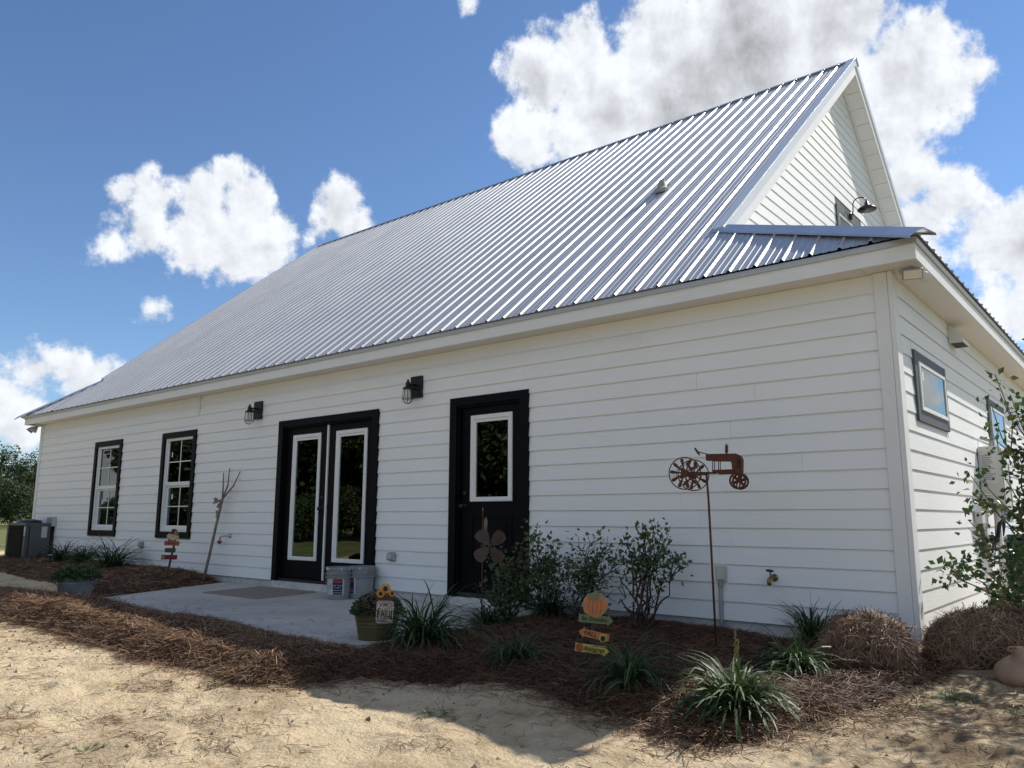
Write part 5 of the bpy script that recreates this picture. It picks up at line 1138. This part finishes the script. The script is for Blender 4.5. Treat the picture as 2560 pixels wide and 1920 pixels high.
def jar_sign():
    P = atd(968, 1618, 6.0); P[2] = float(bed_z(P[0], P[1])); t = thing('jar_sign', P, 'jar shaped wooden stake sign reading Hello Fall with sunflowers on top', 'sign')
    P0 = P; u, v, n = frame_at(P, 0.0, .04)
    def at(px, py): q = ptp(px, py, P)-P; return q@u, q@v
    cx, cy = at(962, 1530); O = P+u*cx+v*cy; s = 1/(FPX/((P-CAM)@FW)); w = 43*s/2; h = 56*s/2
    def rr(w, h, r, n_=5):
        o = []
        for sx, sy, a0 in ((1, 1, 0), (-1, 1, math.pi/2), (-1, -1, math.pi), (1, -1, 1.5*math.pi)):
            for k in range(n_+1): a = a0+math.pi/2*k/n_; o.append((sx*(w-r)+r*math.cos(a), sy*(h-r)+r*math.sin(a)))
        return o
    plate(P, u, v, n, [(cx-.006, -.05), (cx+.006, -.05), (cx+.006, cy), (cx-.006, cy)], .005, -.008).build('stake', M_brownw, t)
    plate(O, u, v, n, rr(w*1.06, h*1.05, .022), .005, -.002).build('edge', M_brownw, t); plate(O, u, v, n, rr(w, h, .02), .004, .004).build('face', mat('sign_cream', (.46, .38, .34), .7, var=.2, vscale=30), t)
    b = MB()
    for k in range(-2, 3): b.prism([O+u*(k*w*.36-.0008)+v*(-h*.95)+n*.0082, O+u*(k*w*.36+.0008)+v*(-h*.95)+n*.0082, O+u*(k*w*.36+.0008)+v*(h*.95)+n*.0082, O+u*(k*w*.36-.0008)+v*(h*.95)+n*.0082], n*.0006)
    b.build('plank_lines', mat('line_brown', (.10, .035, .012)), t)
    plate(O, u, v, n, ell(0, h*.42, w*.80, h*.34), .002, .009).build('oval', mat('oval_olive', (.13, .11, .07), .7), t)
    text('lettering', 'Hello', .062, O+v*h*.40+n*.0122, u, v, mat('sign_white', (.6, .57, .5), .7), t, shear=.35, bold=.0006); text('lettering', 'FALL', .062, O-v*h*.22+n*.0098, u*.86, v, M_brownw, t, bold=.001)
    b = MB()
    for sg in (-1, 1):
        for k in range(6): q = O+u*sg*w*.78+v*(-h*.55+h*.14*k)+n*.0095; b.prism([q, q+u*sg*.009+v*.010, q+u*sg*.002+v*.015, q-u*sg*.004+v*.008], n*.0008)
    b.build('wheat_marks', M_brownw, t)['kind'] = 'stuff'
    plate(O, u, v, n, [(-w*.76, h), (w*.76, h), (w*.80, h+.048), (-w*.80, h+.048)], .010, -.001).build('lid', mat('lid_brown', (.062, .026, .018), .7), t)
    sm = mat('petal_orange', (.60, .22, .025), .6, var=.6, var2=(.62, .36, .05), vscale=40)
    for i, (px, py, r) in enumerate(((964, 1471, .046), (952, 1484, .036), (981, 1483, .030))):
        a, bb = at(px, py); Q = P+u*a+v*bb
        for k in range(13):
            th = 2*math.pi*k/13+i*.3; e = u*math.cos(th)+v*math.sin(th); f = np.cross(n, e)
            MB().add([Q+e*r*.3+n*.012, Q+e*r*.7+f*r*.17+n*.016, Q+e*r+n*.006, Q+e*r*.7-f*r*.17+n*.016, Q+e*r*.6+n*.004], [(0,1,2,3), (0,4,1), (1,4,2), (2,4,3), (3,4,0)]).build('petal', sm, t)
        MB().lathe(Q+n*.010, [(r*.42, 0), (r*.38, .008), (0, .012)], 14, axis=n).build('flower_centre', mat('seed_dark', (.03, .02, .02)), t)
        MB().tube([Q, O+v*(h+.03)+u*(a-cx)*.3], .003, 5).build('flower_stem', mat('stem_green', (.08, .13, .04), .6), t)
jar_sign()
def scarecrow_sign():
    P = stand(413, 1462); t = thing('scarecrow_sign', P, 'scarecrow head stake with orange, green and red boards beside the window', 'sign'); u, v, n = frame_at(P, .15, .16)
    def at(px, py): q = ptp(px, py, P)-P; return q@u, q@v
    s = 1/(FPX/((P-CAM)@FW)); a, b = at(429, 1345)
    plate(P, u, v, n, [(-.014, -.05), (.014, -.05), (.014+a*0, b), (-.014, b)], .01).build('stake', mat('red_stake', (.09, .03, .025), .8), t)
    def board(px, py, wpx, hpx, m, tilt):
        a, b = at(px, py); O = P+u*a+v*b; uu = RH*math.cos(tilt)+ZU*math.sin(tilt); uu = uu/np.linalg.norm(uu); vv = np.cross(n, uu); vv = vv if vv[2] > 0 else -vv; w, h = wpx*s/2, hpx*s/2
        pts = [(-w, -h), (w*.98, -h), (w*.94, -h*.4), (w, 0), (w*.95, h*.5), (w, h), (-w*.98, h), (-w*.93, h*.3), (-w, 0), (-w*.95, -h*.5)]
        plate(O, uu, vv, n, pts, .01, .012).build('board', m, t)
        return O+n*.0225, uu, vv, w, h
    for px, py, wp, hp, m, tl, dots in ((430, 1358, 39, 11.5, mat('board_orange', (.36, .09, .03), .7, var=.3), -.03, 5), (426, 1375.5, 28, 11, mat('board_green', (.055, .06, .022), .7, var=.3), -.0, 4), (423.5, 1393, 41, 11.5, mat('board_red', (.15, .016, .022), .7, var=.3), -.0, 5)):
        O, uu, vv, w, h = board(px, py, wp, hp, m, tl)
        bm = MB(); rr = random.Random(int(px))
        for k in range(dots): x = -w*.55+w*1.1*k/dots; bm.prism([O+uu*x-vv*h*.5, O+uu*(x+.010)-vv*h*.5, O+uu*(x+.014)+vv*h*rr.uniform(.1, .5), O+uu*(x+.004)+vv*h*.5], n*.0012)
        bm.build('painted_marks', mat('mark_dark', (.09, .02, .012), .8), t)
        if px < 425: plate(O, uu, vv, n, ell(-w*.72, 0, .022, .022), .003).build('board_pumpkin', M_orange, t)
    a, b = at(433, 1342); O = P+u*a+v*b; k = s
    plate(O, u, v, n, ell(0, -10*k, 10*k, 7*k), .008, .010).build('collar', mat('collar_blue', (.075, .085, .14), .8), t)
    plate(O, u, v, n, star(-9*k, 0, 7.5*k, 5.5*k, 7), .008, .012).build('hair', M_yellow, t); plate(O, u, v, n, star(8*k, 0, 7.5*k, 5.5*k, 7), .008, .012).build('hair', M_yellow, t)
    plate(O, u, v, n, ell(0, 0, 9.5*k, 9*k), .008, .021).build('face', mat('face_cream', (.52, .42, .30), .7, var=.2), t)
    bm = MB(); [bm.prism([O+u*q for q in ()] or [O+u*(x+c*.7*k)+v*(y+d*.9*k)+n*.03 for c, d in ((-1,-1),(1,-1),(1,1),(-1,1))], n*.001) for x, y in ((-3*k, 3*k), (3*k, 3*k))]; bm.build('eyes', M_ink, t)
    plate(O, u, v, n, [(-1.2*k, -1.5*k), (1.2*k, -1.5*k), (0, 1.5*k)], .002, .0295).build('nose', M_ink, t)
    plate(O, u, v, n, [(-13*k, 7*k), (14*k, 6*k), (14.5*k, 8.5*k), (8.5*k, 10*k), (7.5*k, 18*k), (2*k, 20*k), (-5*k, 19*k), (-7.5*k, 10*k), (-12*k, 9*k)], .01, .024).build('hat', mat('hat_brown', (.055, .02, .014), .8), t)
    plate(O, u, v, n, [(-7.6*k, 9.5*k), (8.4*k, 9.5*k), (8.2*k, 12*k), (-7.4*k, 12*k)], .003, .0345).build('hat_band', mat('band_rust', (.16, .05, .03), .8), t)
    plate(O, u, v, n, star(7*k, 12*k, 5*k, 3.6*k, 9), .004, .038).build('sunflower', M_yellow, t); plate(O, u, v, n, ell(7*k, 12*k, 2.4*k, 2.6*k), .003, .0425).build('sunflower_centre', M_ink, t)
scarecrow_sign()
def forked_stick():
    B = np.array([-9.40, -.42, 0]); B[2] = bed_z(B[0], B[1]); t = thing('forked_stick', B, 'weathered forked stick with twine leaning on the wall by the french doors', 'stick')
    n = np.array([0, 1.0, 0])
    def q(px, py, y): return ony(px, py, y)
    B = q(508, 1452, -.30); T = q(556, 1248, -.12); pts = [B+(T-B)*f for f in (0, .3, .6, .9, 1)]; pts[1] = pts[1]+[.006, 0, 0]
    MB().tube(pts, [.022, .021, .020, .020, .020], 9).build('shaft', mat('weathered_wood', (.27, .225, .18), .85, var=.5, vscale=14, bump=.4, bscale=60), t, smooth=True)
    b = MB()
    for px, py, mx, my in ((559, 1182, 558, 1215), (574, 1171, 570, 1212), (601, 1178, 583, 1216)): b.tube([pts[-1], q(mx, my, -.11), q(px, py, -.05)], [.013, .011, .007], 7)
    b.build('fork', MATS['weathered_wood'], t, smooth=True)
    rr = random.Random(3); b = MB()
    for k in range(26):
        f = rr.uniform(.45, 1); p = np.array(pts[2])*(1-f)+np.array(pts[4])*f if k > 7 else np.array(pts[4])+[-.06+rr.uniform(-.05, .04), -.03, rr.uniform(-.06, .02)]
        b.obox(np.array(p)+[rr.uniform(-.025, .02), -.025, 0], (.016, .004, rr.uniform(-.01, .01)), (0, .010, 0), (rr.uniform(-.01, .01), 0, .011))
    b.build('twine_and_cones', mat('twine', (.16, .08, .06), .9, var=.7, var2=(.45, .38, .33), vscale=40), t)['kind'] = 'stuff'
forked_stick()
def propeller():
    P = stand(1203, 1590); t = thing('propeller_stake', P, 'rusty four bladed propeller on a thin stake before the single door', 'garden ornament'); u, v, n = frame_at(P, 0, .0)
    def at(px, py, d=0): return ptp(px, py, P-n*d*-1)
    top = at(1207, 1276); MB().tube([P-[0, 0, .1], at(1205, 1450), top], [.006, .0055, .004], 7).build('stake', M_rust, t, smooth=True)
    MB().prism([top+u*-.004, top+u*.004, top+v*.035], n*.003).build('finial', M_galv, t)
    c = at(1225, 1365)+n*.05; s = 1/(FPX/((P-CAM)@FW))
    MB().lathe(c, [(.012, -.05), (.012, .012), (.0, .016)], 12, axis=n).build('hub', M_rust, t)
    for a in (math.radians(48), math.radians(132), math.radians(228), math.radians(312)):
        e = u*math.cos(a)+v*math.sin(a); f = np.cross(n, e); L = 47*s
        pts = [(.08, -.04), (.30, -.26), (.62, -.42), (.88, -.40), (1.0, -.18), (1.02, .05), (.93, .28), (.6, .30), (.25, .14), (.08, .04)]
        MB().prism([c+e*L*p+f*L*q+n*(q*.25*L) for p, q in pts], n*.002).build('blade', mat('blade_brown', (.085, .055, .046), .7, .2, var=.4, vscale=20), t)
    MB().prism([at(1209, 1330), at(1217, 1332), at(1219, 1305), at(1216, 1292), at(1212, 1296), at(1210, 1302)], -n*.004).build('tail_vane', mat('vane', (.16, .12, .10), .7, var=.3), t)
    MB().prism([at(1203, 1360), at(1214, 1360), at(1214, 1367), at(1202, 1366)], -n*.006).build('bracket', mat('vane'  , (.2, .15, .12)), t)
propeller()
def tractor():
    P = stand(1792, 1640); t = thing('tractor_spinner', P, 'rusty metal tractor wind spinner on a tall leaning stake', 'garden ornament')
    f = RH*math.cos(.44)-NH*math.sin(.44); a = NH*math.cos(.44)+RH*math.sin(.44); v = ZU      # forward, axle (away), up
    S = 1/(FPX/((P-CAM)@FW)); n = np.cross(RH, ZU)
    def at(u_, v_): return ptp(1600+u_/5.53, 1080+v_/5.53, P)
    top = at(918, 575); MB().tube([P-[0, 0, .12], at(985, 1620), at(945, 900), top], .0085, 8).build('stake', M_rust, t, smooth=True)
    def F(u_, v_, d=0.0):                              # side profile in the tractor's own plane
        q = ptp(1600+u_/5.53, 1080+v_/5.53, top, a); return q+a*d
    hw = .045
    def slab(pts, w, name): MB().prism([F(x, y, -w) for x, y in pts], a*2*w).build(name, M_rust, t)
    slab([(925, 310), (1340, 302), (1395, 330), (1420, 375), (1420, 575), (1375, 575), (1290, 578), (1290, 540), (1278, 430), (1262, 405), (1010, 402), (1010, 396), (925, 396)], hw, 'hood')
    slab([(1010, 528), (1290, 518), (1290, 578), (1100, 586), (1060, 560), (1010, 562)], hw*.8, 'engine'); slab([(660, 552), (1060, 553), (1060, 578), (930, 578), (660, 592)], .012, 'drawbar')
    for x in (1018, 1098): MB().tube([F(x, 400, -hw*.8), F(x, 530, -hw*.8)], .0035, 5).tube([F(x, 400, hw*.8), F(x, 530, hw*.8)], .0035, 5).build('strut', M_rust, t)
    b = MB()
    for k in range(8): b.prism([F(1352, 375+17*k, -hw-.001), F(1352, 384+17*k, -hw-.001), F(1405, 384+17*k, -hw-.001), F(1405, 375+17*k, -hw-.001)], -a*.002)
    b.build('grille', mat('dark_slot', (.03, .014, .010), .8), t)
    MB().tube([F(1197, 302), F(1197, 285)], .006, 8).tube([F(1197, 285), F(1197, 185)], .0115, 10).tube([F(1196, 185), F(1196, 160)], .005, 6).build('exhaust', M_rust, t)
    MB().tube([F(935, 308), F(800, 272)], .004, 5).build('steering_column', M_rust, t)
    c = F(790, 270); e = (f*.42+a*.0+v*.25); e /= np.linalg.norm(e); w1 = np.cross(e, a); w1 /= np.linalg.norm(w1)
    r = 60/5.53*S; b = MB().ring(c, r, .0042, w1, a, 22, 5)
    for k in range(3): g = math.pi/2+k*2*math.pi/3; b.tube([c, c+(w1*math.cos(g)+a*math.sin(g))*r], .0035, 5)
    b.build('steering_wheel', M_rust, t)
    R = 225/5.53*S; cm = F(680, 585)
    for sg, cc in ((-1, cm-a*.145), (1, cm+a*.145)):
        wn = MB().ring(cc, R, .0042, f, v, 40, 6).ring(cc, R*.52, .0028, f, v, 30, 5)
        wn.lathe(cc, [(.03, -.012), (.03, .012), (0, .014)], 14, axis=a if sg > 0 else -a); wn.build('wheel_rim', M_rust, t)
        for k in range(10):
            g = 2*math.pi*k/10+.12*sg; e = f*math.cos(g)+v*math.sin(g); h = np.cross(a, e)
            MB().prism([cc+e*R*x+h*R*y+a*(y*.12*sg*R*2) for x, y in ((.08, -.03), (.45, -.05), (.80, -.11), (.94, -.08), (.94, .08), (.80, .11), (.45, .05), (.08, .03))], a*.002).build('paddle', M_rust, t)
    MB().tube([cm-a*.16, cm+a*.16], .006, 8).build('axle', M_rust, t)
    r = 112/5.53*S; c0 = F(1370, 678)
    for cc in (c0-a*.06, c0+a*.06):
        w = MB().ring(cc, r*.94, .0075, f, v, 32, 6)
        for k in range(6):
            g = 2*math.pi*k/6+.3; e = f*math.cos(g)+v*math.sin(g); h = np.cross(a, e); w.prism([cc+e*r*x+h*r*y for x, y in ((.05, -.10), (.9, -.09), (.9, .09), (.05, .10))], a*.003)
        w.build('front_wheel', M_rust, t)
    MB().tube([c0-a*.06, c0+a*.06], .006, 8).tube([c0, F(1390, 570)], .007, 8).build('front_axle', M_rust, t)
tractor()

# straw bales, gourd, grass tufts -----------------------------------
def bale(c, half, rot, seed, label, needle_n):
    c = np.array(c, float); t = thing('straw_bale', c, label, 'straw bale'); n, m = 40, 26
    th = np.linspace(0, 2*np.pi, n, endpoint=False); ph = np.linspace(0, np.pi/2, m)
    TH, PH = np.meshgrid(th, ph); p = 3.2                          # rounded block, slumped at the foot
    cx = np.sign(np.cos(TH))*np.abs(np.cos(TH))**(2/p); cy = np.sign(np.sin(TH))*np.abs(np.sin(TH))**(2/p); cs = np.abs(np.cos(PH))**(2/p); sn = np.abs(np.sin(PH))**(2/p)
    X = cx*cs*half[0]*(1.08-.10*sn); Y = cy*cs*half[1]*(1.08-.10*sn); Z = sn*half[2]*2
    k = 1+.10*vnoise(TH*3, PH*5, .8, seed)+.05*vnoise(TH*9, PH*9, .7, seed+3); X, Y, Z = X*k, Y*k, Z*k; cr, sr = math.cos(rot), math.sin(rot)
    V = np.stack([c[0]+X*cr-Y*sr, c[1]+X*sr+Y*cr, c[2]-.03+Z], -1); I = np.arange(n*m).reshape(m, n); Q = np.stack([I[:-1], np.roll(I, -1, 1)[:-1], np.roll(I, -1, 1)[1:], I[1:]], -1).reshape(-1, 4)
    npmesh('bale_core', V.reshape(-1, 3), Q, M_mulch, parent=t, smooth=True)
    r = np.random.default_rng(seed); i = r.integers(0, m-1, needle_n); j = r.integers(0, n, needle_n); A = V[i, j]; Bv = V[i, (j+1) % n]; Cv = V[i+1, j]; f1, f2 = r.uniform(0, 1, (2, needle_n, 1)); P = A+(Bv-A)*f1+(Cv-A)*f2
    N_ = np.cross(Bv-A, Cv-A); N_ /= np.linalg.norm(N_, axis=1, keepdims=True)+1e-9; sgn = np.sign(np.sum(N_*(P-c-[0, 0, half[2]*.6]), 1, keepdims=True)); N_ *= sgn
    # needles lie along the surface, drooping on the sides
    a = r.normal(0, 1, (needle_n, 3)); a[:, 2] -= .9*np.abs(1-N_[:, 2]); a -= N_*np.sum(a*N_, 1, keepdims=True)*.8; a /= np.linalg.norm(a, axis=1, keepdims=True)
    L = .15*r.uniform(.5, 1.4, needle_n)[:, None]; s = np.cross(a, N_); s /= np.linalg.norm(s, axis=1, keepdims=True)+1e-9; P = P+N_*r.uniform(.0, .035, (needle_n, 1)); w = .0021*r.uniform(.6, 1.4, (needle_n, 1)); bd = N_*r.uniform(.01, .05, (needle_n, 1))*.5
    VV = np.stack([P-a*L/2-s*w-bd, P-a*L/2+s*w-bd, P-s*w+bd*.3, P+s*w+bd*.3, P+a*L/2-s*w*.6-bd, P+a*L/2+s*w*.6-bd], 1).reshape(-1, 3); b = np.arange(needle_n)[:, None]*6; QQ = np.concatenate([b+[0,1,3,2], b+[2,3,5,4]], 0)
    VV[:, 2] = np.maximum(VV[:, 2], G(VV[:, 0], VV[:, 1])+.004)
    npmesh('straw_needles', VV, QQ, mat('bale_needles', (.2, .12, .07), .65, attr=[(.06, .03, .017), (.17, .095, .055), (.30, .185, .11), (.46, .31, .20)]), parent=t, rnd=np.repeat(np.clip(r.beta(1.5, 2, needle_n), 0, 1), 6))['kind'] = 'stuff'
bale((-.14, -.72, bed_z(-.14, -.72)), (.26, .23, .142), .25, 3, 'loose round pine straw bale in front of the house corner post', 9000)
bale((.62, -.05, float(G(.62, -.1))), (.50, .28, .168), .12, 4, 'wide pine straw bale right of the house corner, behind the gourd', 12000)
def gourd():
    c = np.array([.70, -.60, float(G(.70, -.60))]); t = thing('painted_gourd', c, 'tan gourd with curled stem and a painted bee lying by the straw bale', 'gourd')
    gm = mat('gourd_skin', (.30, .185, .105), .45, var=.8, var2=(.42, .30, .21), vscale=7, bump=.08)
    u, v, n = frame_at(c, 0, 0); ax = ZU*.92-u*.32+n*.1; ax /= np.linalg.norm(ax)
    MB().lathe(c+ZU*.006+u*.065, [(.0, .0), (.09, .004), (.155, .03), (.178, .07), (.168, .105), (.12, .135), (.07, .152), (.05, .165), (.044, .19), (.036, .205), (.018, .216), (.0, .218)], 32, axis=ax).build('body', gm, t, smooth=True)
    q = c+u*.065+ax*.213; MB().tube([q, q-u*.02+ZU*.012, q-u*.055+ZU*.010, q-u*.07-ZU*.008, q-u*.045-ZU*.015, q-u*.015-ZU*.008], [.009, .008, .007, .006, .005, .004], 8).build('stem', mat('gourd_stem', (.24, .16, .09), .7), t, smooth=True)
    o = c+u*.0+ZU*.112+n*.135
    for k in range(4): MB().lathe(o+u*(.008*k-.012)-ZU*.002*k, [(.0, -.005), (.011-.001*k, -.003), (.011-.001*k, .003), (.0, .005)], 10, axis=u).build('painted_bee', M_ink if k % 2 else M_yellow, t)
    for sg in (-1, 1): plate(o, u, v, n, ell(.0+sg*.022, .014, .016, .008), .0015, .004).build('painted_wing', mat('wing', (.30, .22, .15), .6), t)
gourd()
def tufts():
    M_g = mat('grass_blade', (.07, .12, .03), .5, attr=[(.035, .07, .018), (.08, .13, .035), (.15, .19, .06)], trans=.3); Vs = []; Qs = []; cs = []; k0 = 0
    def add(px, py, rad, n, L, seed, P=None):
        nonlocal k0
        c = gp(px, py) if P is None else np.array(P); r = np.random.default_rng(seed)
        for q in range(max(1, n//7)):
            p = c[:2]+r.normal(0, rad, 2); V, Q, r_ = blades((p[0], p[1]), 7, L*r.uniform(.6, 1.1), .004, .8, seed*100+q); Vs.append(V); Qs.append(Q+k0); cs.append(r_); k0 += len(V)
    add(2400, 1745, .085, 420, .085, 1); add(2440, 1702, .10, 90, .07, 2); add(2545, 1700, .07, 90, .09, 3); add(2550, 1790, .05, 80, .10, 4); add(1090, 1805, .05, 90, .085, 5); add(545, 1670+35, .05, 120, .07, 6); add(580, 1705, .07, 120, .07, 7); add(230, 1870, .03, 60, .05, 8); add(120, 1880, .04, 60, .05, 14)
    add(270, 1512, .05, 50, .16, 9); add(310, 1527, .03, 30, .14, 10); add(570, 1560, .04, 30, .14, 11); add(2270, 1760, .12, 120, .06, 12); add(2330, 1830, .15, 90, .05, 13); add(2480, 1850, .2, 90, .05, 15)
    o = npmesh('grass_tufts', np.concatenate(Vs), np.concatenate(Qs), M_g, rnd=np.concatenate(cs), origin=(0, 0, 0)); setp(o, kind='stuff', label='scattered green grass tufts on the bare soil', cat='grass')
tufts()
def myrtle():
    Mm = mat('myrtle_leaf', (.05, .09, .03), .42, attr=[(.028, .060, .018), (.05, .10, .028), (.08, .14, .04), (.15, .09, .035)], trans=.3)
    bark = mat('myrtle_bark', (.20, .14, .10), .75, var=.4, vscale=18)
    P = np.array([.95, .75, 0]); P[2] = float(G(P[0], P[1]))
    T = lambda x, y, d: tip(x, y, P, d)
    tips = [T(2487, 935, .0), T(2500, 985, .1), T(2530, 1000, -.1), T(2478, 1010, .1), T(2555, 1050, .0), T(2428, 1190, .1), T(2465, 1215, -.1), T(2505, 1180, .0), T(2550, 1130, .1), T(2420, 1300, .0), T(2372, 1415, .0), T(2410, 1452, -.1), T(2455, 1420, .1), T(2445, 1350, .0), T(2540, 1260, -.1),
            T(2600, 960, .1), T(2650, 1050, 0), T(2640, 900, -.2), T(2720, 980, .2), T(2700, 1150, 0), T(2600, 1150, .2), T(2580, 860, .3), T(2700, 860, .4), T(2800, 960, .2), T(2760, 1080, -.3), T(2850, 1100, .1), T(2490, 1490, .0)]
    rs = random.Random(8); tips += [np.array([rs.uniform(1.15, 2.1), rs.uniform(-.35, .9), rs.uniform(1.9, 3.0)]) for k in range(16)]
    shrub('crape_myrtle', P, tips, 31, 'young crape myrtle with green leaves and thin arching stems by the side wall', 'tree', None, leaf=.06, per=8, m_leaf=Mm, sub=4, spreadr=.09, r0=.013, stem_mat=bark)
    P = np.array([.88, 1.7, 0]); P[2] = float(G(P[0], P[1])); T = lambda x, y, d: tip(x, y, P, d)
    shrub('knockout_shrub', P, [T(x, y, d) for x, y, d in [(2510,1500,0),(2535,1470,.1),(2560,1500,-.1),(2600,1460,0),(2520,1530,.1),(2550,1540,-.1),(2580,1520,0),(2640,1480,.2)]], 32, 'low bushy shrub with faded pink flowers beside the side wall', 'shrub', None, leaf=.04, per=26, sub=5, spreadr=.10, flowers=9, flower_mat=mat('faded_pink', (.34, .14, .12), .7))
myrtle()
# ------------------------------------------------------------------ trees, trampoline, inside the doors
def crown(seed, n, R, Hh, z0):
    r = np.random.default_rng(seed); cl = []
    for k in range(46):                              # clumps through the crown's volume
        d = r.normal(0, 1, 3); d /= np.linalg.norm(d); q = r.uniform(.35, 1)**.6; cl.append((d*[R*.8, R*.8, Hh*.40]*q+[0, 0, z0+Hh*.5], R*r.uniform(.18, .34)))
    P = []; N = []
    for c, s in cl:
        m = int(n/len(cl)); d = r.normal(0, 1, (m, 3)); d /= np.linalg.norm(d, axis=1, keepdims=True); d[:, 2] *= .8; rad = r.uniform(.5, 1.05, m)[:, None]**.5; P.append(c+d*rad*s); N.append(d)
    P = np.concatenate(P); N = np.concatenate(N); V, Q = leaf_cloud(P, N*.4+r.normal(0, .8, P.shape)+[0, 0, -.2], R*.085, seed)
    tone = np.repeat(np.clip(r.normal(.45, .22, len(P)), 0, 1), 4); return V, Q, tone
M_tree = mat('tree_leaf', (.05, .08, .025), .55, attr=[(.018, .034, .013), (.034, .060, .020), (.060, .088, .026), (.12, .13, .035)], trans=.25)
M_bark = mat('tree_bark', (.075, .058, .045), .9, var=.4, vscale=6)
PROTO = []
for sd_, (R_, H_, z_) in enumerate(((3.0, 6.2, 1.2), (2.4, 7.6, 1.4), (3.6, 5.6, .9))):
    V, Q, c = crown(100+sd_, 7000, R_, H_, z_); me_h = npmesh('crown', V, Q, M_tree, rnd=c, origin=(0, 0, 0)); b = MB().tube([(0, 0, -.3), (.05, .02, 1.5), (-.05, .05, z_+H_*.45), (.1, 0, z_+H_*.8)], [.22, .17, .11, .03], 8)
    rr = random.Random(sd_)
    for k in range(7): a = rr.uniform(0, 6.3); h = z_+H_*rr.uniform(.1, .55); b.tube([(0, 0, h), (R_*.4*math.cos(a), R_*.4*math.sin(a), h+.7), (R_*.75*math.cos(a), R_*.75*math.sin(a), h+1.2)], [.08, .05, .02], 6)
    tr = b.build('trunk', M_bark, origin=(0, 0, 0)); PROTO.append((me_h.data, tr.data)); bpy.data.objects.remove(me_h); bpy.data.objects.remove(tr)
def tree(x, y, s, k, rot, label, group, z=None):
    z = float(G0(x, y)) if z is None else z; o = thing('broadleaf_tree', (x, y, z), label, 'tree', group); o.rotation_euler = (0, 0, rot); o.scale = (s, s, s)
    for nm, me in zip(('crown', 'trunk'), PROTO[k]): c = bpy.data.objects.new(nm, me); COL.objects.link(c); c.parent = o
rt = random.Random(11)
for i, (px, d, s, k) in enumerate(((-60, 62, .92, 0), (30, 58, .78, 2), (75, 66, .95, 1), (-10, 70, 1.1, 1), (110, 72, 1.05, 0), (55, 84, 1.05, 2), (-120, 75, 1.1, 0), (140, 80, 1.15, 2))):
    P = atd(px, 1284, d); tree(P[0], P[1], s*.86, k, rt.uniform(0, 6), ['round crowned green tree beyond the house end', 'broad low green tree beyond the house end', 'tall green tree beyond the house end'][{0: 0, 1: 2, 2: 1}[k]], 'trees across the field beyond the house', z=-.5)
# the tree line across the lawn that the front glass mirrors
for row in range(2):
    for i in range(19):
        a = math.radians(15+i*3.9+row*1.9+rt.uniform(-.6, .6)); R_ = 42+row*9+rt.uniform(-2, 2); x = -8-R_*math.cos(a); y = -R_*math.sin(a)
        s = rt.uniform(1.35, 1.8)*(1+.12*row)
        if math.degrees(a) < 24.5: s *= .26
        tree(x, y, s, (i+row) % 3, rt.uniform(0, 6), 'leafy tree in the tree line mirrored in the front glass', 'tree line facing the house front', z=-.65)
for i in range(22):                                  # understory closing the gaps between the trunks
    a = math.radians(21+i*3.1+rt.uniform(-.7, .7)); R_ = 38+rt.uniform(-1.5, 1.5)
    tree(-8-R_*math.cos(a), -R_*math.sin(a), rt.uniform(.42, .6), 2, rt.uniform(0, 6), 'low bushy tree filling the tree line mirrored in the front glass', 'understory of the mirrored tree line', z=-.95)
def trampoline():
    c = np.array([-9.6, -5.4-.9, G0(-9.6, -6.3)]); c = np.array([-10.6, -5.6, float(G0(-10.6, -5.6))]); t = thing('trampoline', c, 'trampoline with a blue pad mirrored in the right french door', 'trampoline')
    R = 1.5; h = .86
    MB().lathe(c+[0, 0, h], [(0, 0), (R*.82, 0), (R*.82, .004), (0, .004)], 40).build('mat', M_blackmetal, t)
    MB().lathe(c+[0, 0, h-.01], [(R*.82, 0), (R, -.01), (R, .03), (R*.82, .03), (R*.82, 0)], 40).build('pad', mat('blue_pad', (.015, .04, .16), .5), t)
    for k in range(6): a = k*math.pi/3+.2; p = c+[R*.95*math.cos(a), R*.95*math.sin(a), h-.02]; q = p+[.25*-math.sin(a), .25*math.cos(a), -h+.02]; w = p+[-.25*-math.sin(a), -.25*math.cos(a), -h+.02]; MB().tube([p, q], .02, 6).tube([p, w], .02, 6).tube([q, w], .02, 6).build('leg', M_galv, t)
trampoline()
def inside():
    B = np.array([-7.55, .55, .03]); t = thing('plastic_rake', B, 'orange plastic rake standing inside the left french door', 'rake')
    MB().tube([B+[0, .05, .25], B+[.12, .25, 1.75]], .014, 8).build('handle', mat('rake_handle', (.22, .2, .18), .6), t)
    MB().prism([B+[-.20, 0, .0], B+[.16, 0, -.0], B+[.10, .02, .30], B+[.03, .04, .50], B+[-.02, .04, .50], B+[-.10, .02, .30]], (0, .02, 0)).build('head', mat('rake_orange', (.55, .07, .02), .5), t)
    t = thing('step_ladder', (-7.2, 1.1, .03), 'grey step ladder standing inside the left french door', 'ladder'); b = MB()
    for x in (-7.42, -7.0): b.obox((x, 1.1, .75), (.02, 0, 0), (0, .03, 0), (0, .06, .72))
    b.build('rail', M_ltgrey, t); b = MB()
    for k in range(5): b.box(-7.4, -7.02, 1.03+.02*k, 1.12+.02*k, .2+.27*k, .23+.27*k)
    b.build('step', M_ltgrey, t)
inside()
